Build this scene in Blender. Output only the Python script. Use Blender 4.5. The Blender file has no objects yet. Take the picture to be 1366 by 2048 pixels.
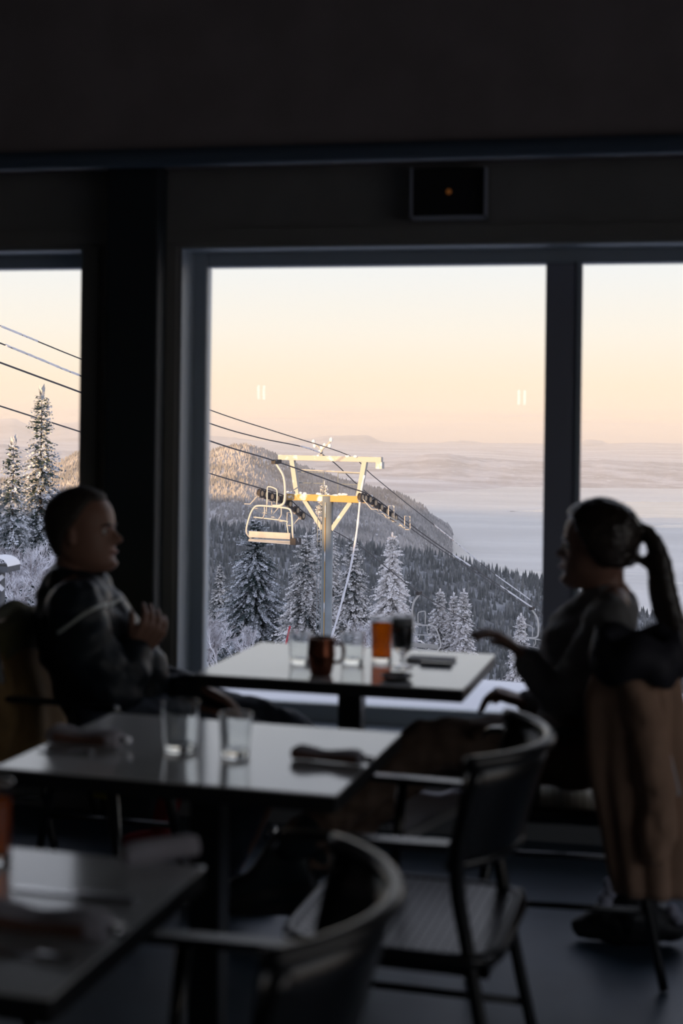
import bpy, bmesh, math, random
import numpy as np
from mathutils import Vector, Matrix, noise
from mathutils.bvhtree import BVHTree

# ------------------------------------------------------------------ camera, world, sun, exposure
SC = bpy.context.scene
COL = SC.collection
FPX, HCAM, YH = 2844.4, 1.44, 850.0          # focal length in pixels of the 1366x2048 frame, eye height, horizon row
PSI, ROLL = math.radians(11.5), math.radians(0.7)
FW = Vector((-math.sin(PSI), math.cos(PSI), 0)); RT0 = Vector((math.cos(PSI), math.sin(PSI), 0)); UP = Vector((0, 0, 1))
RT = RT0 * math.cos(ROLL) + UP * math.sin(ROLL); UPR = UP * math.cos(ROLL) - RT0 * math.sin(ROLL)
EYE = Vector((0, 0, HCAM))
cam = bpy.data.cameras.new('camera'); camo = bpy.data.objects.new('camera', cam); COL.objects.link(camo)
cam.sensor_fit = 'VERTICAL'; cam.sensor_height = 36; cam.lens = FPX / 2048 * 36
cam.shift_y = (YH - 1024) / 2048
cam.clip_start = 0.05; cam.clip_end = 120000
cam.dof.use_dof = True; cam.dof.focus_distance = 62; cam.dof.aperture_fstop = 2.9
camo.matrix_world = Matrix(((RT.x, UPR.x, -FW.x, EYE.x), (RT.y, UPR.y, -FW.y, EYE.y), (RT.z, UPR.z, -FW.z, EYE.z), (0, 0, 0, 1)))
SC.camera = camo
SC.view_settings.view_transform = 'Standard'; SC.view_settings.look = 'None'
SC.view_settings.exposure = 0.0; SC.view_settings.gamma = 1.0; SC.view_settings.use_curve_mapping = False

def lin(r, g, b):
    return tuple(((c / 255) / 12.92 if c <= 10 else ((c / 255 + .055) / 1.055) ** 2.4) for c in (r, g, b)) + (1.0,)

W = bpy.data.worlds.new('sky'); SC.world = W; W.use_nodes = True
nt = W.node_tree; nt.nodes.clear()
def wn(t): return nt.nodes.new(t)
tc = wn('ShaderNodeTexCoord'); sp = wn('ShaderNodeSeparateXYZ'); nt.links.new(tc.outputs['Generated'], sp.inputs[0])
rmp = wn('ShaderNodeValToRGB'); rmp.color_ramp.interpolation = 'LINEAR'
mr = wn('ShaderNodeMapRange'); mr.inputs['From Min'].default_value = -0.1; mr.inputs['From Max'].default_value = 1.0
nt.links.new(sp.outputs['Z'], mr.inputs['Value']); nt.links.new(mr.outputs[0], rmp.inputs[0])
def zpos(z): return (z + .1) / 1.1
stops = [(-.1, (.40, .42, .48, 1)), (-.012, lin(240, 216, 202)), (.004, lin(250, 224, 200)), (.03, lin(246, 228, 203)), (.065, lin(242, 234, 220)),
         (.11, lin(233, 234, 232)), (.22, (.78, .82, .90, 1)), (.45, (.66, .70, .86, 1)), (1.0, (.50, .57, .80, 1))]
els = rmp.color_ramp.elements
els[0].position = zpos(stops[0][0]); els[0].color = stops[0][1]
els[1].position = 1.0; els[1].color = stops[-1][1]
for z, c in stops[1:-1]:
    e = els.new(zpos(z)); e.color = c
# thin low stratus streaks over the horizon
mp = wn('ShaderNodeMapping'); mp.inputs['Scale'].default_value = (5, 5, 90); nt.links.new(tc.outputs['Generated'], mp.inputs[0])
nz = wn('ShaderNodeTexNoise'); nz.inputs['Scale'].default_value = 2.2; nz.inputs['Detail'].default_value = 6; nt.links.new(mp.outputs[0], nz.inputs['Vector'])
cr = wn('ShaderNodeMapRange'); cr.inputs['From Min'].default_value = .42; cr.inputs['From Max'].default_value = .7; nt.links.new(nz.outputs['Fac'], cr.inputs['Value'])
band = wn('ShaderNodeMapRange'); band.inputs['From Min'].default_value = .014; band.inputs['From Max'].default_value = .001; nt.links.new(sp.outputs['Z'], band.inputs['Value'])
mu = wn('ShaderNodeMath'); mu.operation = 'MULTIPLY'; nt.links.new(cr.outputs[0], mu.inputs[0]); nt.links.new(band.outputs[0], mu.inputs[1])
mx = wn('ShaderNodeMixRGB'); mx.inputs['Color2'].default_value = lin(226, 206, 198); nt.links.new(mu.outputs[0], mx.inputs['Fac']); nt.links.new(rmp.outputs[0], mx.inputs['Color1'])
bg = wn('ShaderNodeBackground'); bg.inputs['Strength'].default_value = 1.14; nt.links.new(mx.outputs[0], bg.inputs['Color'])
wo = wn('ShaderNodeOutputWorld'); nt.links.new(bg.outputs[0], wo.inputs[0])

SUN_AZ, SUN_TAN = math.radians(38), 0.070     # low sun behind and to the left, shining away to the right
SUNH = FW * math.cos(SUN_AZ) + RT0 * math.sin(SUN_AZ)
sl = bpy.data.lights.new('sun_offscreen', 'SUN'); slo = bpy.data.objects.new('sun_offscreen', sl); COL.objects.link(slo)
sl.energy = 8.2; sl.color = (1.0, .62, .27); sl.angle = math.radians(.55)
slo.rotation_euler = (SUNH + Vector((0, 0, -SUN_TAN))).to_track_quat('-Z', 'Y').to_euler()

# ------------------------------------------------------------------ pixel helpers
def ray(px, py): return FW + RT * ((px - 683) / FPX) + UPR * ((YH - py) / FPX)
def pz(px, py, z): d = ray(px, py); return EYE + d * ((z - HCAM) / d.z)
def pyw(px, py, y): d = ray(px, py); return EYE + d * (y / d.y)
def pdep(px, py, dep): return EYE + ray(px, py) * dep
def proj(p):
    q = p - EYE; d = q.dot(FW)
    return 683 + FPX * q.dot(RT) / d, YH - FPX * q.dot(UPR) / d

# ------------------------------------------------------------------ materials
MATS = {}
def mat(name, col, rough=.6, metal=0, spec=.5, noise_amt=0, scale=8, col2=None, bump=0, coat=0):
    if name in MATS: return MATS[name]
    m = bpy.data.materials.new(name); m.use_nodes = True; MATS[name] = m
    t = m.node_tree; b = t.nodes['Principled BSDF']
    c = col if len(col) == 4 else tuple(col) + (1,)
    b.inputs['Base Color'].default_value = c; b.inputs['Roughness'].default_value = rough
    b.inputs['Metallic'].default_value = metal; b.inputs['Specular IOR Level'].default_value = spec
    if coat: b.inputs['Coat Weight'].default_value = coat
    if noise_amt or bump:
        g = t.nodes.new('ShaderNodeNewGeometry') if False else t.nodes.new('ShaderNodeTexCoord')
        n = t.nodes.new('ShaderNodeTexNoise'); n.inputs['Scale'].default_value = scale; n.inputs['Detail'].default_value = 5
        t.links.new(g.outputs['Object'], n.inputs['Vector'])
        if noise_amt:
            r = t.nodes.new('ShaderNodeMixRGB'); r.inputs['Color1'].default_value = c
            c2 = col2 or tuple(x * (1 - noise_amt) for x in c[:3]) + (1,)
            r.inputs['Color2'].default_value = c2 if len(c2) == 4 else tuple(c2) + (1,)
            k = t.nodes.new('ShaderNodeMapRange'); k.inputs['From Min'].default_value = .38; k.inputs['From Max'].default_value = .62
            t.links.new(n.outputs['Fac'], k.inputs['Value']); t.links.new(k.outputs[0], r.inputs['Fac']); t.links.new(r.outputs[0], b.inputs['Base Color'])
        if bump:
            bp = t.nodes.new('ShaderNodeBump'); bp.inputs['Strength'].default_value = bump; bp.inputs['Distance'].default_value = .02
            t.links.new(n.outputs['Fac'], bp.inputs['Height']); t.links.new(bp.outputs[0], b.inputs['Normal'])
    return m
def glass_mat(name, col=(1, 1, 1), rough=0.0, ior=1.45):
    m = bpy.data.materials.new(name); m.use_nodes = True; MATS[name] = m
    b = m.node_tree.nodes['Principled BSDF']
    b.inputs['Base Color'].default_value = tuple(col) + (1,); b.inputs['Transmission Weight'].default_value = 1
    b.inputs['Roughness'].default_value = rough; b.inputs['IOR'].default_value = ior
    return m
def pane_mat():
    m = bpy.data.materials.new('pane_glass'); m.use_nodes = True; MATS['pane'] = m
    t = m.node_tree; t.nodes.clear()
    o = t.nodes.new('ShaderNodeOutputMaterial'); mixn = t.nodes.new('ShaderNodeMixShader')
    tr = t.nodes.new('ShaderNodeBsdfTransparent'); gl = t.nodes.new('ShaderNodeBsdfGlossy'); gl.inputs['Roughness'].default_value = .0
    tr.inputs['Color'].default_value = (1, 1, 1, 1)
    fr = t.nodes.new('ShaderNodeFresnel'); fr.inputs['IOR'].default_value = 1.22
    t.links.new(fr.outputs[0], mixn.inputs[0]); t.links.new(tr.outputs[0], mixn.inputs[1]); t.links.new(gl.outputs[0], mixn.inputs[2])
    t.links.new(mixn.outputs[0], o.inputs[0])
    return m
def frost_mat(name, dark, frost, lo=.3, hi=.7, rough=.8, scale=6, use_attr=True, up=0.0):
    """foliage or steel under rime: the 'frost' attribute (twig by twig) and a noise decide where rime sits"""
    m = bpy.data.materials.new(name); m.use_nodes = True; MATS[name] = m
    t = m.node_tree; b = t.nodes['Principled BSDF']; b.inputs['Roughness'].default_value = rough; b.inputs['Specular IOR Level'].default_value = .2
    n = t.nodes.new('ShaderNodeTexNoise'); n.inputs['Scale'].default_value = scale; n.inputs['Detail'].default_value = 4
    tcn = t.nodes.new('ShaderNodeTexCoord'); t.links.new(tcn.outputs['Object'], n.inputs['Vector'])
    add = t.nodes.new('ShaderNodeMath'); add.operation = 'ADD'; t.links.new(n.outputs['Fac'], add.inputs[0])
    if use_attr:
        a = t.nodes.new('ShaderNodeAttribute'); a.attribute_name = 'frost'; t.links.new(a.outputs['Fac'], add.inputs[1])
    else: add.inputs[1].default_value = 0
    last = add.outputs[0]
    if up:
        gm = t.nodes.new('ShaderNodeNewGeometry'); s = t.nodes.new('ShaderNodeSeparateXYZ'); t.links.new(gm.outputs['Normal'], s.inputs[0])
        ma = t.nodes.new('ShaderNodeMath'); ma.operation = 'MULTIPLY_ADD'; ma.inputs[1].default_value = up
        t.links.new(s.outputs['Z'], ma.inputs[0]); t.links.new(last, ma.inputs[2]); last = ma.outputs[0]
    k = t.nodes.new('ShaderNodeMapRange'); k.inputs['From Min'].default_value = lo; k.inputs['From Max'].default_value = hi; t.links.new(last, k.inputs['Value'])
    r = t.nodes.new('ShaderNodeMixRGB'); r.inputs['Color1'].default_value = tuple(dark) + (1,); r.inputs['Color2'].default_value = tuple(frost) + (1,)
    t.links.new(k.outputs[0], r.inputs['Fac']); t.links.new(r.outputs[0], b.inputs['Base Color'])
    return m

# ------------------------------------------------------------------ mesh helpers
def tag(o, label=None, cat=None, group=None, kind=None):
    if label: o['label'] = label
    if cat: o['category'] = cat
    if group: o['group'] = group
    if kind: o['kind'] = kind
    return o
def empty(name, loc, rz=0, label=None, cat=None, group=None):
    o = bpy.data.objects.new(name, None); COL.objects.link(o); o.location = loc; o.rotation_euler = (0, 0, rz); o.empty_display_size = .1
    return tag(o, label, cat, group)
def linkmesh(name, me, m, parent=None, smooth=True):
    if m is not None: me.materials.append(m)
    o = bpy.data.objects.new(name, me); COL.objects.link(o)
    if parent is not None: o.parent = parent
    if smooth:
        for p in me.polygons: p.use_smooth = True
    return o
def copy_tree(o, parent=None):
    c = o.copy(); COL.objects.link(c); c.parent = parent
    for ch in list(o.children): copy_tree(ch, c)
    return c

def crisp(prof, e=.0006):
    out = []
    for i, (r, z) in enumerate(prof):
        for k in (-1, 0, 1):
            if k == 0: out.append((r, z)); continue
            j = i + k
            if 0 <= j < len(prof):
                dr, dz = prof[j][0] - r, prof[j][1] - z; L = math.hypot(dr, dz)
                if L > 3 * e: out.append((r + dr / L * e, z + dz / L * e))
    return out
class MB:
    """collects shapes into ONE mesh"""
    def __init__(s): s.v = []; s.f = []
    def add(s, vs, fs):
        k = len(s.v); s.v += [tuple(x) for x in vs]; s.f += [tuple(i + k for i in f) for f in fs]; return s
    def box(s, c, d, rot=None):
        c = Vector(c); h = Vector(d) / 2
        vs = []
        for x in (-1, 1):
            for y in (-1, 1):
                for z in (-1, 1):
                    q = Vector((x * h.x, y * h.y, z * h.z))
                    if rot is not None: q = rot @ q
                    vs.append(c + q)
        return s.add(vs, [(0, 1, 3, 2), (4, 6, 7, 5), (0, 4, 5, 1), (2, 3, 7, 6), (0, 2, 6, 4), (1, 5, 7, 3)])
    def b2(s, lo, hi):
        lo = Vector(lo); hi = Vector(hi); return s.box((lo + hi) / 2, hi - lo)
    def bar(s, a, b, w, h=None, upv=(0, 0, 1)):
        a = Vector(a); b = Vector(b); d = b - a; L = d.length
        if L < 1e-6: return s
        x = d / L; u = Vector(upv)
        if abs(x.dot(u)) > .98: u = Vector((0, 1, 0))
        y = u.cross(x).normalized(); z = x.cross(y)
        return s.box((a + b) / 2, (L, w, h or w), Matrix((x, y, z)).transposed())
    def tube(s, pts, r, n=10, cap=True, closed=False):
        pts = [Vector(p) for p in pts]
        if not hasattr(r, '__len__'): r = [r] * len(pts)
        k0 = len(s.v); N = len(pts); prev = None
        for i, p in enumerate(pts):
            if closed: d = pts[(i + 1) % N] - pts[i - 1]
            else: d = pts[min(i + 1, N - 1)] - pts[max(i - 1, 0)]
            d.normalize()
            if prev is None:
                a = Vector((0, 0, 1)) if abs(d.z) < .9 else Vector((1, 0, 0)); u = d.cross(a).normalized()
            else:
                u = prev - d * prev.dot(d); u.normalize()
            prev = u; w = d.cross(u)
            for j in range(n):
                a = 2 * math.pi * j / n; s.v.append(tuple(p + (u * math.cos(a) + w * math.sin(a)) * r[i]))
        for i in range(N if closed else N - 1):
            i2 = (i + 1) % N
            for j in range(n):
                j2 = (j + 1) % n
                s.f.append((k0 + i * n + j, k0 + i * n + j2, k0 + i2 * n + j2, k0 + i2 * n + j))
        if cap and not closed:
            s.f.append(tuple(k0 + j for j in reversed(range(n)))); s.f.append(tuple(k0 + (N - 1) * n + j for j in range(n)))
        return s
    def limb(s, pts, r, n=14, sub=4, flat=None):
        """tapered round-ended limb through joints"""
        P, Rr = smooth_path(pts, r, sub)
        d0 = (P[0] - P[1]).normalized(); d1 = (P[-1] - P[-2]).normalized()
        pre = []; pr = []
        for a in (80, 55, 28): pre.append(P[0] + d0 * Rr[0] * math.sin(math.radians(a))); pr.append(Rr[0] * math.cos(math.radians(a)))
        post = []; por = []
        for a in (28, 55, 80): post.append(P[-1] + d1 * Rr[-1] * math.sin(math.radians(a))); por.append(Rr[-1] * math.cos(math.radians(a)))
        return s.tube(pre + P + post, pr + Rr + por, n)
    def lathe(s, c, prof, n=28, close=False):
        c = Vector(c); k0 = len(s.v); prof = crisp(prof)
        for r, z in prof:
            for j in range(n):
                a = 2 * math.pi * j / n; s.v.append((c.x + r * math.cos(a), c.y + r * math.sin(a), c.z + z))
        for i in range(len(prof) - 1):
            for j in range(n):
                j2 = (j + 1) % n; s.f.append((k0 + i * n + j, k0 + i * n + j2, k0 + (i + 1) * n + j2, k0 + (i + 1) * n + j))
        if close:
            s.f.append(tuple(k0 + j for j in reversed(range(n)))); s.f.append(tuple(k0 + (len(prof) - 1) * n + j for j in range(n)))
        return s
    def grid(s, rows, closed=False):
        k0 = len(s.v); n = len(rows[0])
        for r in rows: s.v += [tuple(p) for p in r]
        for i in range(len(rows) - 1):
            for j in range(n if closed else n - 1):
                j2 = (j + 1) % n; s.f.append((k0 + i * n + j, k0 + i * n + j2, k0 + (i + 1) * n + j2, k0 + (i + 1) * n + j))
        return s
    def ball(s, c, r, n=14, m=10):
        c = Vector(c); r = r if hasattr(r, '__len__') else (r, r, r)
        rows = []
        for i in range(m + 1):
            t = math.pi * i / m * .998 + .001
            rows.append([c + Vector((r[0] * math.sin(t) * math.cos(2 * math.pi * j / n), r[1] * math.sin(t) * math.sin(2 * math.pi * j / n), r[2] * math.cos(t))) for j in range(n)])
        return s.grid(rows, True)
    def mesh(s, name):
        me = bpy.data.meshes.new(name); me.from_pydata(s.v, [], s.f); me.update(); return me
    def build(s, name, m, parent=None, smooth=False, bevel=0):
        o = linkmesh(name, s.mesh(name), m, parent, smooth)
        if bevel:
            b = o.modifiers.new('bevel', 'BEVEL'); b.width = bevel; b.segments = 2; b.limit_method = 'ANGLE'
        return o
def smooth_path(pts, r, sub=4):
    pts = [Vector(p) for p in pts]
    if not hasattr(r, '__len__'): r = [r] * len(pts)
    P = []; R = []
    n = len(pts)
    for i in range(n - 1):
        p0 = pts[max(i - 1, 0)]; p1 = pts[i]; p2 = pts[i + 1]; p3 = pts[min(i + 2, n - 1)]
        for k in range(sub):
            t = k / sub
            q = .5 * ((2 * p1) + (p2 - p0) * t + (2 * p0 - 5 * p1 + 4 * p2 - p3) * t * t + (3 * p1 - p0 - 3 * p2 + p3) * t ** 3)
            P.append(q); R.append(r[i] * (1 - t) + r[i + 1] * t)
    P.append(pts[-1]); R.append(r[-1])
    return P, R
def remeshed(mb, name, m, parent, voxel=.006, smooth_it=4, wrinkle=0, wscale=9, seed=0):
    """fuse the shapes of a builder into one continuous skin"""
    tmp = bpy.data.objects.new('tmp', mb.mesh('tmp')); COL.objects.link(tmp)
    r = tmp.modifiers.new('r', 'REMESH'); r.mode = 'VOXEL'; r.voxel_size = voxel
    s = tmp.modifiers.new('s', 'SMOOTH'); s.iterations = smooth_it; s.factor = .5
    dg = bpy.context.evaluated_depsgraph_get(); dg.update()
    me = bpy.data.meshes.new_from_object(tmp.evaluated_get(dg)); me.name = name
    old = tmp.data; bpy.data.objects.remove(tmp); bpy.data.meshes.remove(old)
    if wrinkle:
        nn = [v.normal.copy() for v in me.vertices]
        for v, q in zip(me.vertices, nn):
            p = v.co * wscale + Vector((seed * 7.3, 0, 0))
            v.co += q * wrinkle * (noise.noise(Vector((p.x, p.y, p.z * 1.6))) + .5 * noise.noise(p * 2.3))
        me.update()
    return linkmesh(name, me, m, parent, True)
def interp(tab, u):
    for i in range(len(tab) - 1):
        a, b = tab[i], tab[i + 1]
        if u <= b[0] or i == len(tab) - 2:
            t = min(max((u - a[0]) / (b[0] - a[0]), 0), 1); return [x + (y - x) * t for x, y in zip(a[1:], b[1:])]
def sstep(a, b, x):
    t = min(max((x - a) / (b - a), 0), 1); return t * t * (3 - 2 * t)

# ------------------------------------------------------------------ palette
black = mat('black_powder_coat', (.008, .009, .011), .30, 0, .6)
rim_m = black
arm_m = black
dark_edge = mat('black_edge', (.010, .011, .013), .5)
white_lam = mat('white_laminate', (.78, .79, .79), .12, 0, 1.0)
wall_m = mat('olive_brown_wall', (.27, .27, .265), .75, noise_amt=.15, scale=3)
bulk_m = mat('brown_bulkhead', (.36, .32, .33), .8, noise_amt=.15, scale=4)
low_m = mat('lower_wall_paint', (.22, .22, .23), .6)
frame_m = mat('window_frame_paint', (.40, .47, .54), .42)
floor_m = mat('dark_floor', (.040, .068, .100), .45, noise_amt=.25, scale=5, bump=.02)
ceil_m = mat('ceiling_paint', (.05, .045, .04), .9)
col_m = mat('column_steel', (.024, .034, .042), .6)
pipe_m = mat('pipe_steel', (.09, .13, .19), .35)
PANE = pane_mat()

# ------------------------------------------------------------------ the room
WY = 5.02                                  # room face of the window wall
TH = .30; REV = .15
def wx(px, py=900): return pyw(px, py, WY).x
def wz(px, py): return pyw(px, py, WY).z
XL, XR, YB, ZC = -4.6, 3.6, -4.2, 3.2
def structure(o): o['kind'] = 'structure'; return o
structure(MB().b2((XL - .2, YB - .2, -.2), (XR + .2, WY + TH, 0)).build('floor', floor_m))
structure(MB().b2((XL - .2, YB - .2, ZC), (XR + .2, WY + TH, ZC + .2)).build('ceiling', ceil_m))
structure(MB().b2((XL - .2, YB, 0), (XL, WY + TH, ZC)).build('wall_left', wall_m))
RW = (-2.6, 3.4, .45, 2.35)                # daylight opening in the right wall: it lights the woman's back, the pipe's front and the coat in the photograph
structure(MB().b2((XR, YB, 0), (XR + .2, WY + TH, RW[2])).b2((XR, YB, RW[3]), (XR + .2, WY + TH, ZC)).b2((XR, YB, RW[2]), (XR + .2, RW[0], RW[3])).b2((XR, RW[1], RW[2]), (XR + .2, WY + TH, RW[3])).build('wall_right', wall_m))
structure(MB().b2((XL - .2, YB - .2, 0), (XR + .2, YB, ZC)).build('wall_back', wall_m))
x_lr = wx(161); x_ml = wx(357); x_mr = 1.05; x_ll = -3.85
z_top = (wz(100, 496) + wz(357, 492) + wz(1366, 487)) / 3
z_bot = .335
wb = MB()
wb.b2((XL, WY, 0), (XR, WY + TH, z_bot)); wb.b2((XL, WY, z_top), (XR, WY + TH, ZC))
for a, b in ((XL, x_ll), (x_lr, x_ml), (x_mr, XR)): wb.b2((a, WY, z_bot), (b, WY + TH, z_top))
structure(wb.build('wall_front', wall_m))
structure(MB().b2((XL, WY - .012, 0), (XR, WY, z_bot - .045)).build('wall_front_lower', low_m))
bb = MB().b2((XL, WY - .030, 0), (XR, WY - .012, .095)).b2((XL, WY - .022, .095), (XR, WY - .012, .115))
structure(bb.build('baseboard_front', mat('baseboard_paint', (.20, .205, .215), .5)))
structure(MB().b2((XL, WY - .07, z_bot - .045), (XR, WY + .02, z_bot)).build('trim_1', frame_m, bevel=.008))
# casing boards round the openings
cz = (wz(700, 455) + .0)
structure(MB().b2((XL, WY - .018, z_top + .012), (XR, WY, cz)).build('trim_2', mat('casing_wood', (.24, .24, .23), .7)))
structure(MB().b2((x_lr + .012, WY - .016, z_bot), (wx(196), WY, z_top)).build('trim_3', MATS['casing_wood']))
structure(MB().b2((wx(318), WY - .016, z_bot), (x_ml - .012, WY, z_top)).build('trim_4', MATS['casing_wood']))
# bulkhead over the windows
zbk = pyw(683, 300, WY - .30).z
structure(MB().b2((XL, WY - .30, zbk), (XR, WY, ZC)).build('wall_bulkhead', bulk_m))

def window(name, x0, x1, mull):
    """frame set back in the reveal, panes, mullions"""
    o = structure(empty(name, ((x0 + x1) / 2, WY + REV, z_bot)))
    inv = Matrix.Translation(-Vector(o.location))
    def part(mb, nm, m, bev=0):
        mb.v = [tuple(inv @ Vector(p)) for p in mb.v]; return mb.build(nm, m, o, bevel=bev)
    fw = .056; y0 = WY + REV; y1 = y0 + .07
    part(MB().b2((x0, y0, z_bot), (x0 + fw, y1, z_top)), 'frame_stile', frame_m, .006)
    part(MB().b2((x1 - fw, y0, z_bot), (x1, y1, z_top)), 'frame_stile', frame_m, .006)
    part(MB().b2((x0 + fw, y0, z_top - fw), (x1 - fw, y1, z_top)), 'frame_head', frame_m, .006)
    part(MB().b2((x0 + fw, y0, z_bot), (x1 - fw, y1, z_bot + fw + .008)), 'frame_sill', frame_m, .006)
    for nm, a, b, c, d in (('reveal_lining', x0, x0 + .006, z_bot, z_top), ('reveal_lining', x1 - .006, x1, z_bot, z_top)):
        part(MB().b2((a, WY, c), (b, y0, d)), nm, frame_m)
    part(MB().b2((x0, WY, z_top - .006), (x1, y0, z_top)), 'reveal_lining', frame_m)
    part(MB().b2((x0, WY, z_bot), (x1, y0, z_bot + .006)), 'inner_sill', frame_m)
    edges = [x0 + fw]
    for a, b in mull:
        part(MB().b2((a, y0 - .008, z_bot + fw), (b, y1, z_top - fw)), 'mullion', mat('mullion_paint', (.30, .32, .40), .5), .006)
        part(MB().b2((b - .018, y0 - .016, z_bot + fw), (b, y0 - .008, z_top - fw)), 'mullion_bead', frame_m)
        edges += [a, b]
    edges.append(x1 - fw)
    for a, b in zip(edges[0::2], edges[1::2]):
        part(MB().b2((a - .01, y0 + .032, z_bot + fw - .01), (b + .01, y0 + .038, z_top - fw + .01)), 'pane', PANE)
    return o
def fx(px, py=900): return pyw(px, py, WY + REV).x
window('window_1', x_ml, x_mr, [(fx(1089, 800), fx(1162, 800))])
window('window_2', x_ll, x_lr, [(-3.0, -2.88)])

rw = structure(empty('window_right_offscreen', (XR + .1, (RW[0] + RW[1]) / 2, RW[2])))
hl = (RW[1] - RW[0]) / 2; hh = RW[3] - RW[2]
MB().b2((-.03, -hl, 0), (.03, hl, .06)).build('frame_sill', frame_m, rw); MB().b2((-.03, -hl, hh - .06), (.03, hl, hh)).build('frame_head', frame_m, rw)
for k in range(4):
    yy = -hl + .03 + (2 * hl - .06) * k / 3
    MB().b2((-.03, yy - .03, .06), (.03, yy + .03, hh - .06)).build('mullion', frame_m, rw)
    if k < 3: MB().b2((-.003, yy + .03, .06), (.003, yy + (2 * hl - .06) / 3 - .03, hh - .06)).build('pane', PANE, rw)

# steel column and the pipe along the bulkhead
xa, xb = pyw(211, 600, WY - .12).x, pyw(315, 600, WY - .12).x
o = MB().b2((xa, WY - .12, 0), (xb, WY - .016, zbk)).build('steel_column', col_m, bevel=.008)
tag(o, 'black square steel column against the wall between the two windows', 'column')
pr = .033
pz_l = pyw(0, 318, WY - .34).z; pz_m = pyw(683, 306, WY - .34).z; pz_r = pyw(1366, 297, WY - .34).z
root = empty('ceiling_pipe', (0, WY - .34, pz_m), label='long dark round pipe running under the brown bulkhead above the windows', cat='pipe')
pp = [(x, 0, 0) for x in np.linspace(XL + .01, XR - .01, 12)]
MB().tube(pp, pr, 20).build('pipe_body', pipe_m, root, True)
for x in (-3.6, 1.9):
    MB().b2((x - .015, -.03, .02), (x + .015, .03, zbk - pz_m + .03)).build('pipe_bracket', black, root)
# small box on the wall over the window
a = pyw(826, 338, WY - .06); b = pyw(970, 433, WY - .06)
root = empty('wall_box', ((a.x + b.x) / 2, WY, b.z), label='small square black wall box with pale metal edge and amber lamp over the window', cat='wall box')
w2 = (b.x - a.x) / 2; h2 = a.z - b.z
MB().b2((-w2, -.06, 0), (w2, -.018, h2)).build('body', mat('wall_box_black', (.010, .010, .014), .6), root, bevel=.004)
edge_m = mat('wall_box_edge', (.42, .46, .55), .4)
MB().b2((-w2 - .006, -.085, -.006), (w2 + .006, -.018, .002)).build('bottom_flange', edge_m, root)
MB().b2((w2 - .002, -.085, -.006), (w2 + .006, -.018, h2)).build('side_flange', edge_m, root)
MB().b2((-w2 - .006, -.085, -.006), (-w2, -.018, h2)).build('side_flange', edge_m, root)
am = bpy.data.materials.new('amber_lamp'); am.use_nodes = True
bs = am.node_tree.nodes['Principled BSDF']; bs.inputs['Emission Color'].default_value = (1, .35, .08, 1); bs.inputs['Emission Strength'].default_value = .06; bs.inputs['Base Color'].default_value = (.2, .06, .02, 1)
MB().ball((0, -.06, h2 * .52), .010).build('indicator_lamp', am, root, True)

# the two twin-tube lamps behind the camera that the window panes mirror in the photograph
def lamp_mat(name, col, st):
    m = bpy.data.materials.new(name); m.use_nodes = True; b = m.node_tree.nodes['Principled BSDF']
    b.inputs['Emission Color'].default_value = col + (1,); b.inputs['Emission Strength'].default_value = st; b.inputs['Base Color'].default_value = (.8, .8, .8, 1); return m
cool = lamp_mat('sconce_tube_glow', (1, .97, .93), 14.0)
for px, py, w in ((521, 785, 'left'), (1043, 795, 'right')):
    d = ray(px, py); v = EYE + d * ((2 * (WY + REV + .035) - (YB + .09)) / d.y)
    root = empty('wall_sconce_offscreen', (v.x, YB, v.z), 0, 'twin-tube wall sconce on the back wall, nearer the %s wall' % w, 'lamp', 'twin-tube wall sconces')
    MB().b2((-.06, 0, -.10), (.06, .03, .10)).build('back_plate', black, root)
    for s in (-1, 1): MB().tube([(s * .030, .06, -.075), (s * .030, .06, .075)], .013, 10).build('tube_offscreen', cool, root, True)
    MB().b2((-.05, .03, -.012), (.05, .06, .012)).build('arm', black, root)

# ------------------------------------------------------------------ the land outside
snow_m = mat('snow', (.88, .88, .885), .9, 0, .1, noise_amt=.06, scale=.6, bump=.3)
def camxy(x, dep): return FW * dep + RT0 * x          # camera-side / depth to ground position
def ground_z(x, y):
    r = x / max(y, 1e-3)
    left = sstep(-.32, -.46, r) if y > 5 else 0
    d = max(y - 7.1, 0)
    steep = .46 * d - .46 * 6 * (1 - math.exp(-d / 6)) * .55
    gentle = .125 * d
    z = .20 - .02 * max(y - 5.3, 0) - (steep * (1 - left) + gentle * left)
    return z
rows = []
ys = [WY + TH - .02 + 90 * (i / 70) ** 2.2 for i in range(71)] + [110, 140, 180, 230, 300, 400]
for y in ys:
    rr = []
    for j in range(81):
        u = -1 + 2 * j / 80; x = u * (7 + y * 1.0) - .2 * y
        b = .05 * noise.noise(Vector((x * .7, y * .7, 1))) + .4 * noise.noise(Vector((x * .05, y * .05, 3))) * min(1, max(0, y - 9) / 30)
        rr.append((x, y, ground_z(x, y) + b))
    rows.append(rr)
o = structure(MB().grid(rows).build('ground_snow_slope', snow_m, smooth=True))

# unseen ridge added behind the building, its crest shaped to block the low sun
LAT = RT0 * math.cos(SUN_AZ) - FW * math.sin(SUN_AZ)
RB = 60.0
def ridge_top(l):
    base = 3.8
    bump = 1.35 * sstep(-38, -32, l)
    far = .6 * sstep(-55, -75, l)
    return base + bump + far
ls = list(np.linspace(-8000, -130, 60)) + list(np.linspace(-120, 40, 80)) + list(np.linspace(60, 1500, 14))
rows = [[], [], [], [], []]
for l in ls:
    t = ridge_top(l) + (.12 * noise.noise(Vector((l * .3, 0, 0))) if abs(l) < 200 else 0)
    for k, (off, z) in enumerate(((-2600, -1500), (-8, t - 1.2), (0, t), (6, t - 1.0), (25, -3))):
        p = LAT * l + SUNH * (-RB + off); rows[k].append((p.x, p.y, z))
structure(MB().grid(rows).build('ground_shade_ridge', snow_m, smooth=True))

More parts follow.
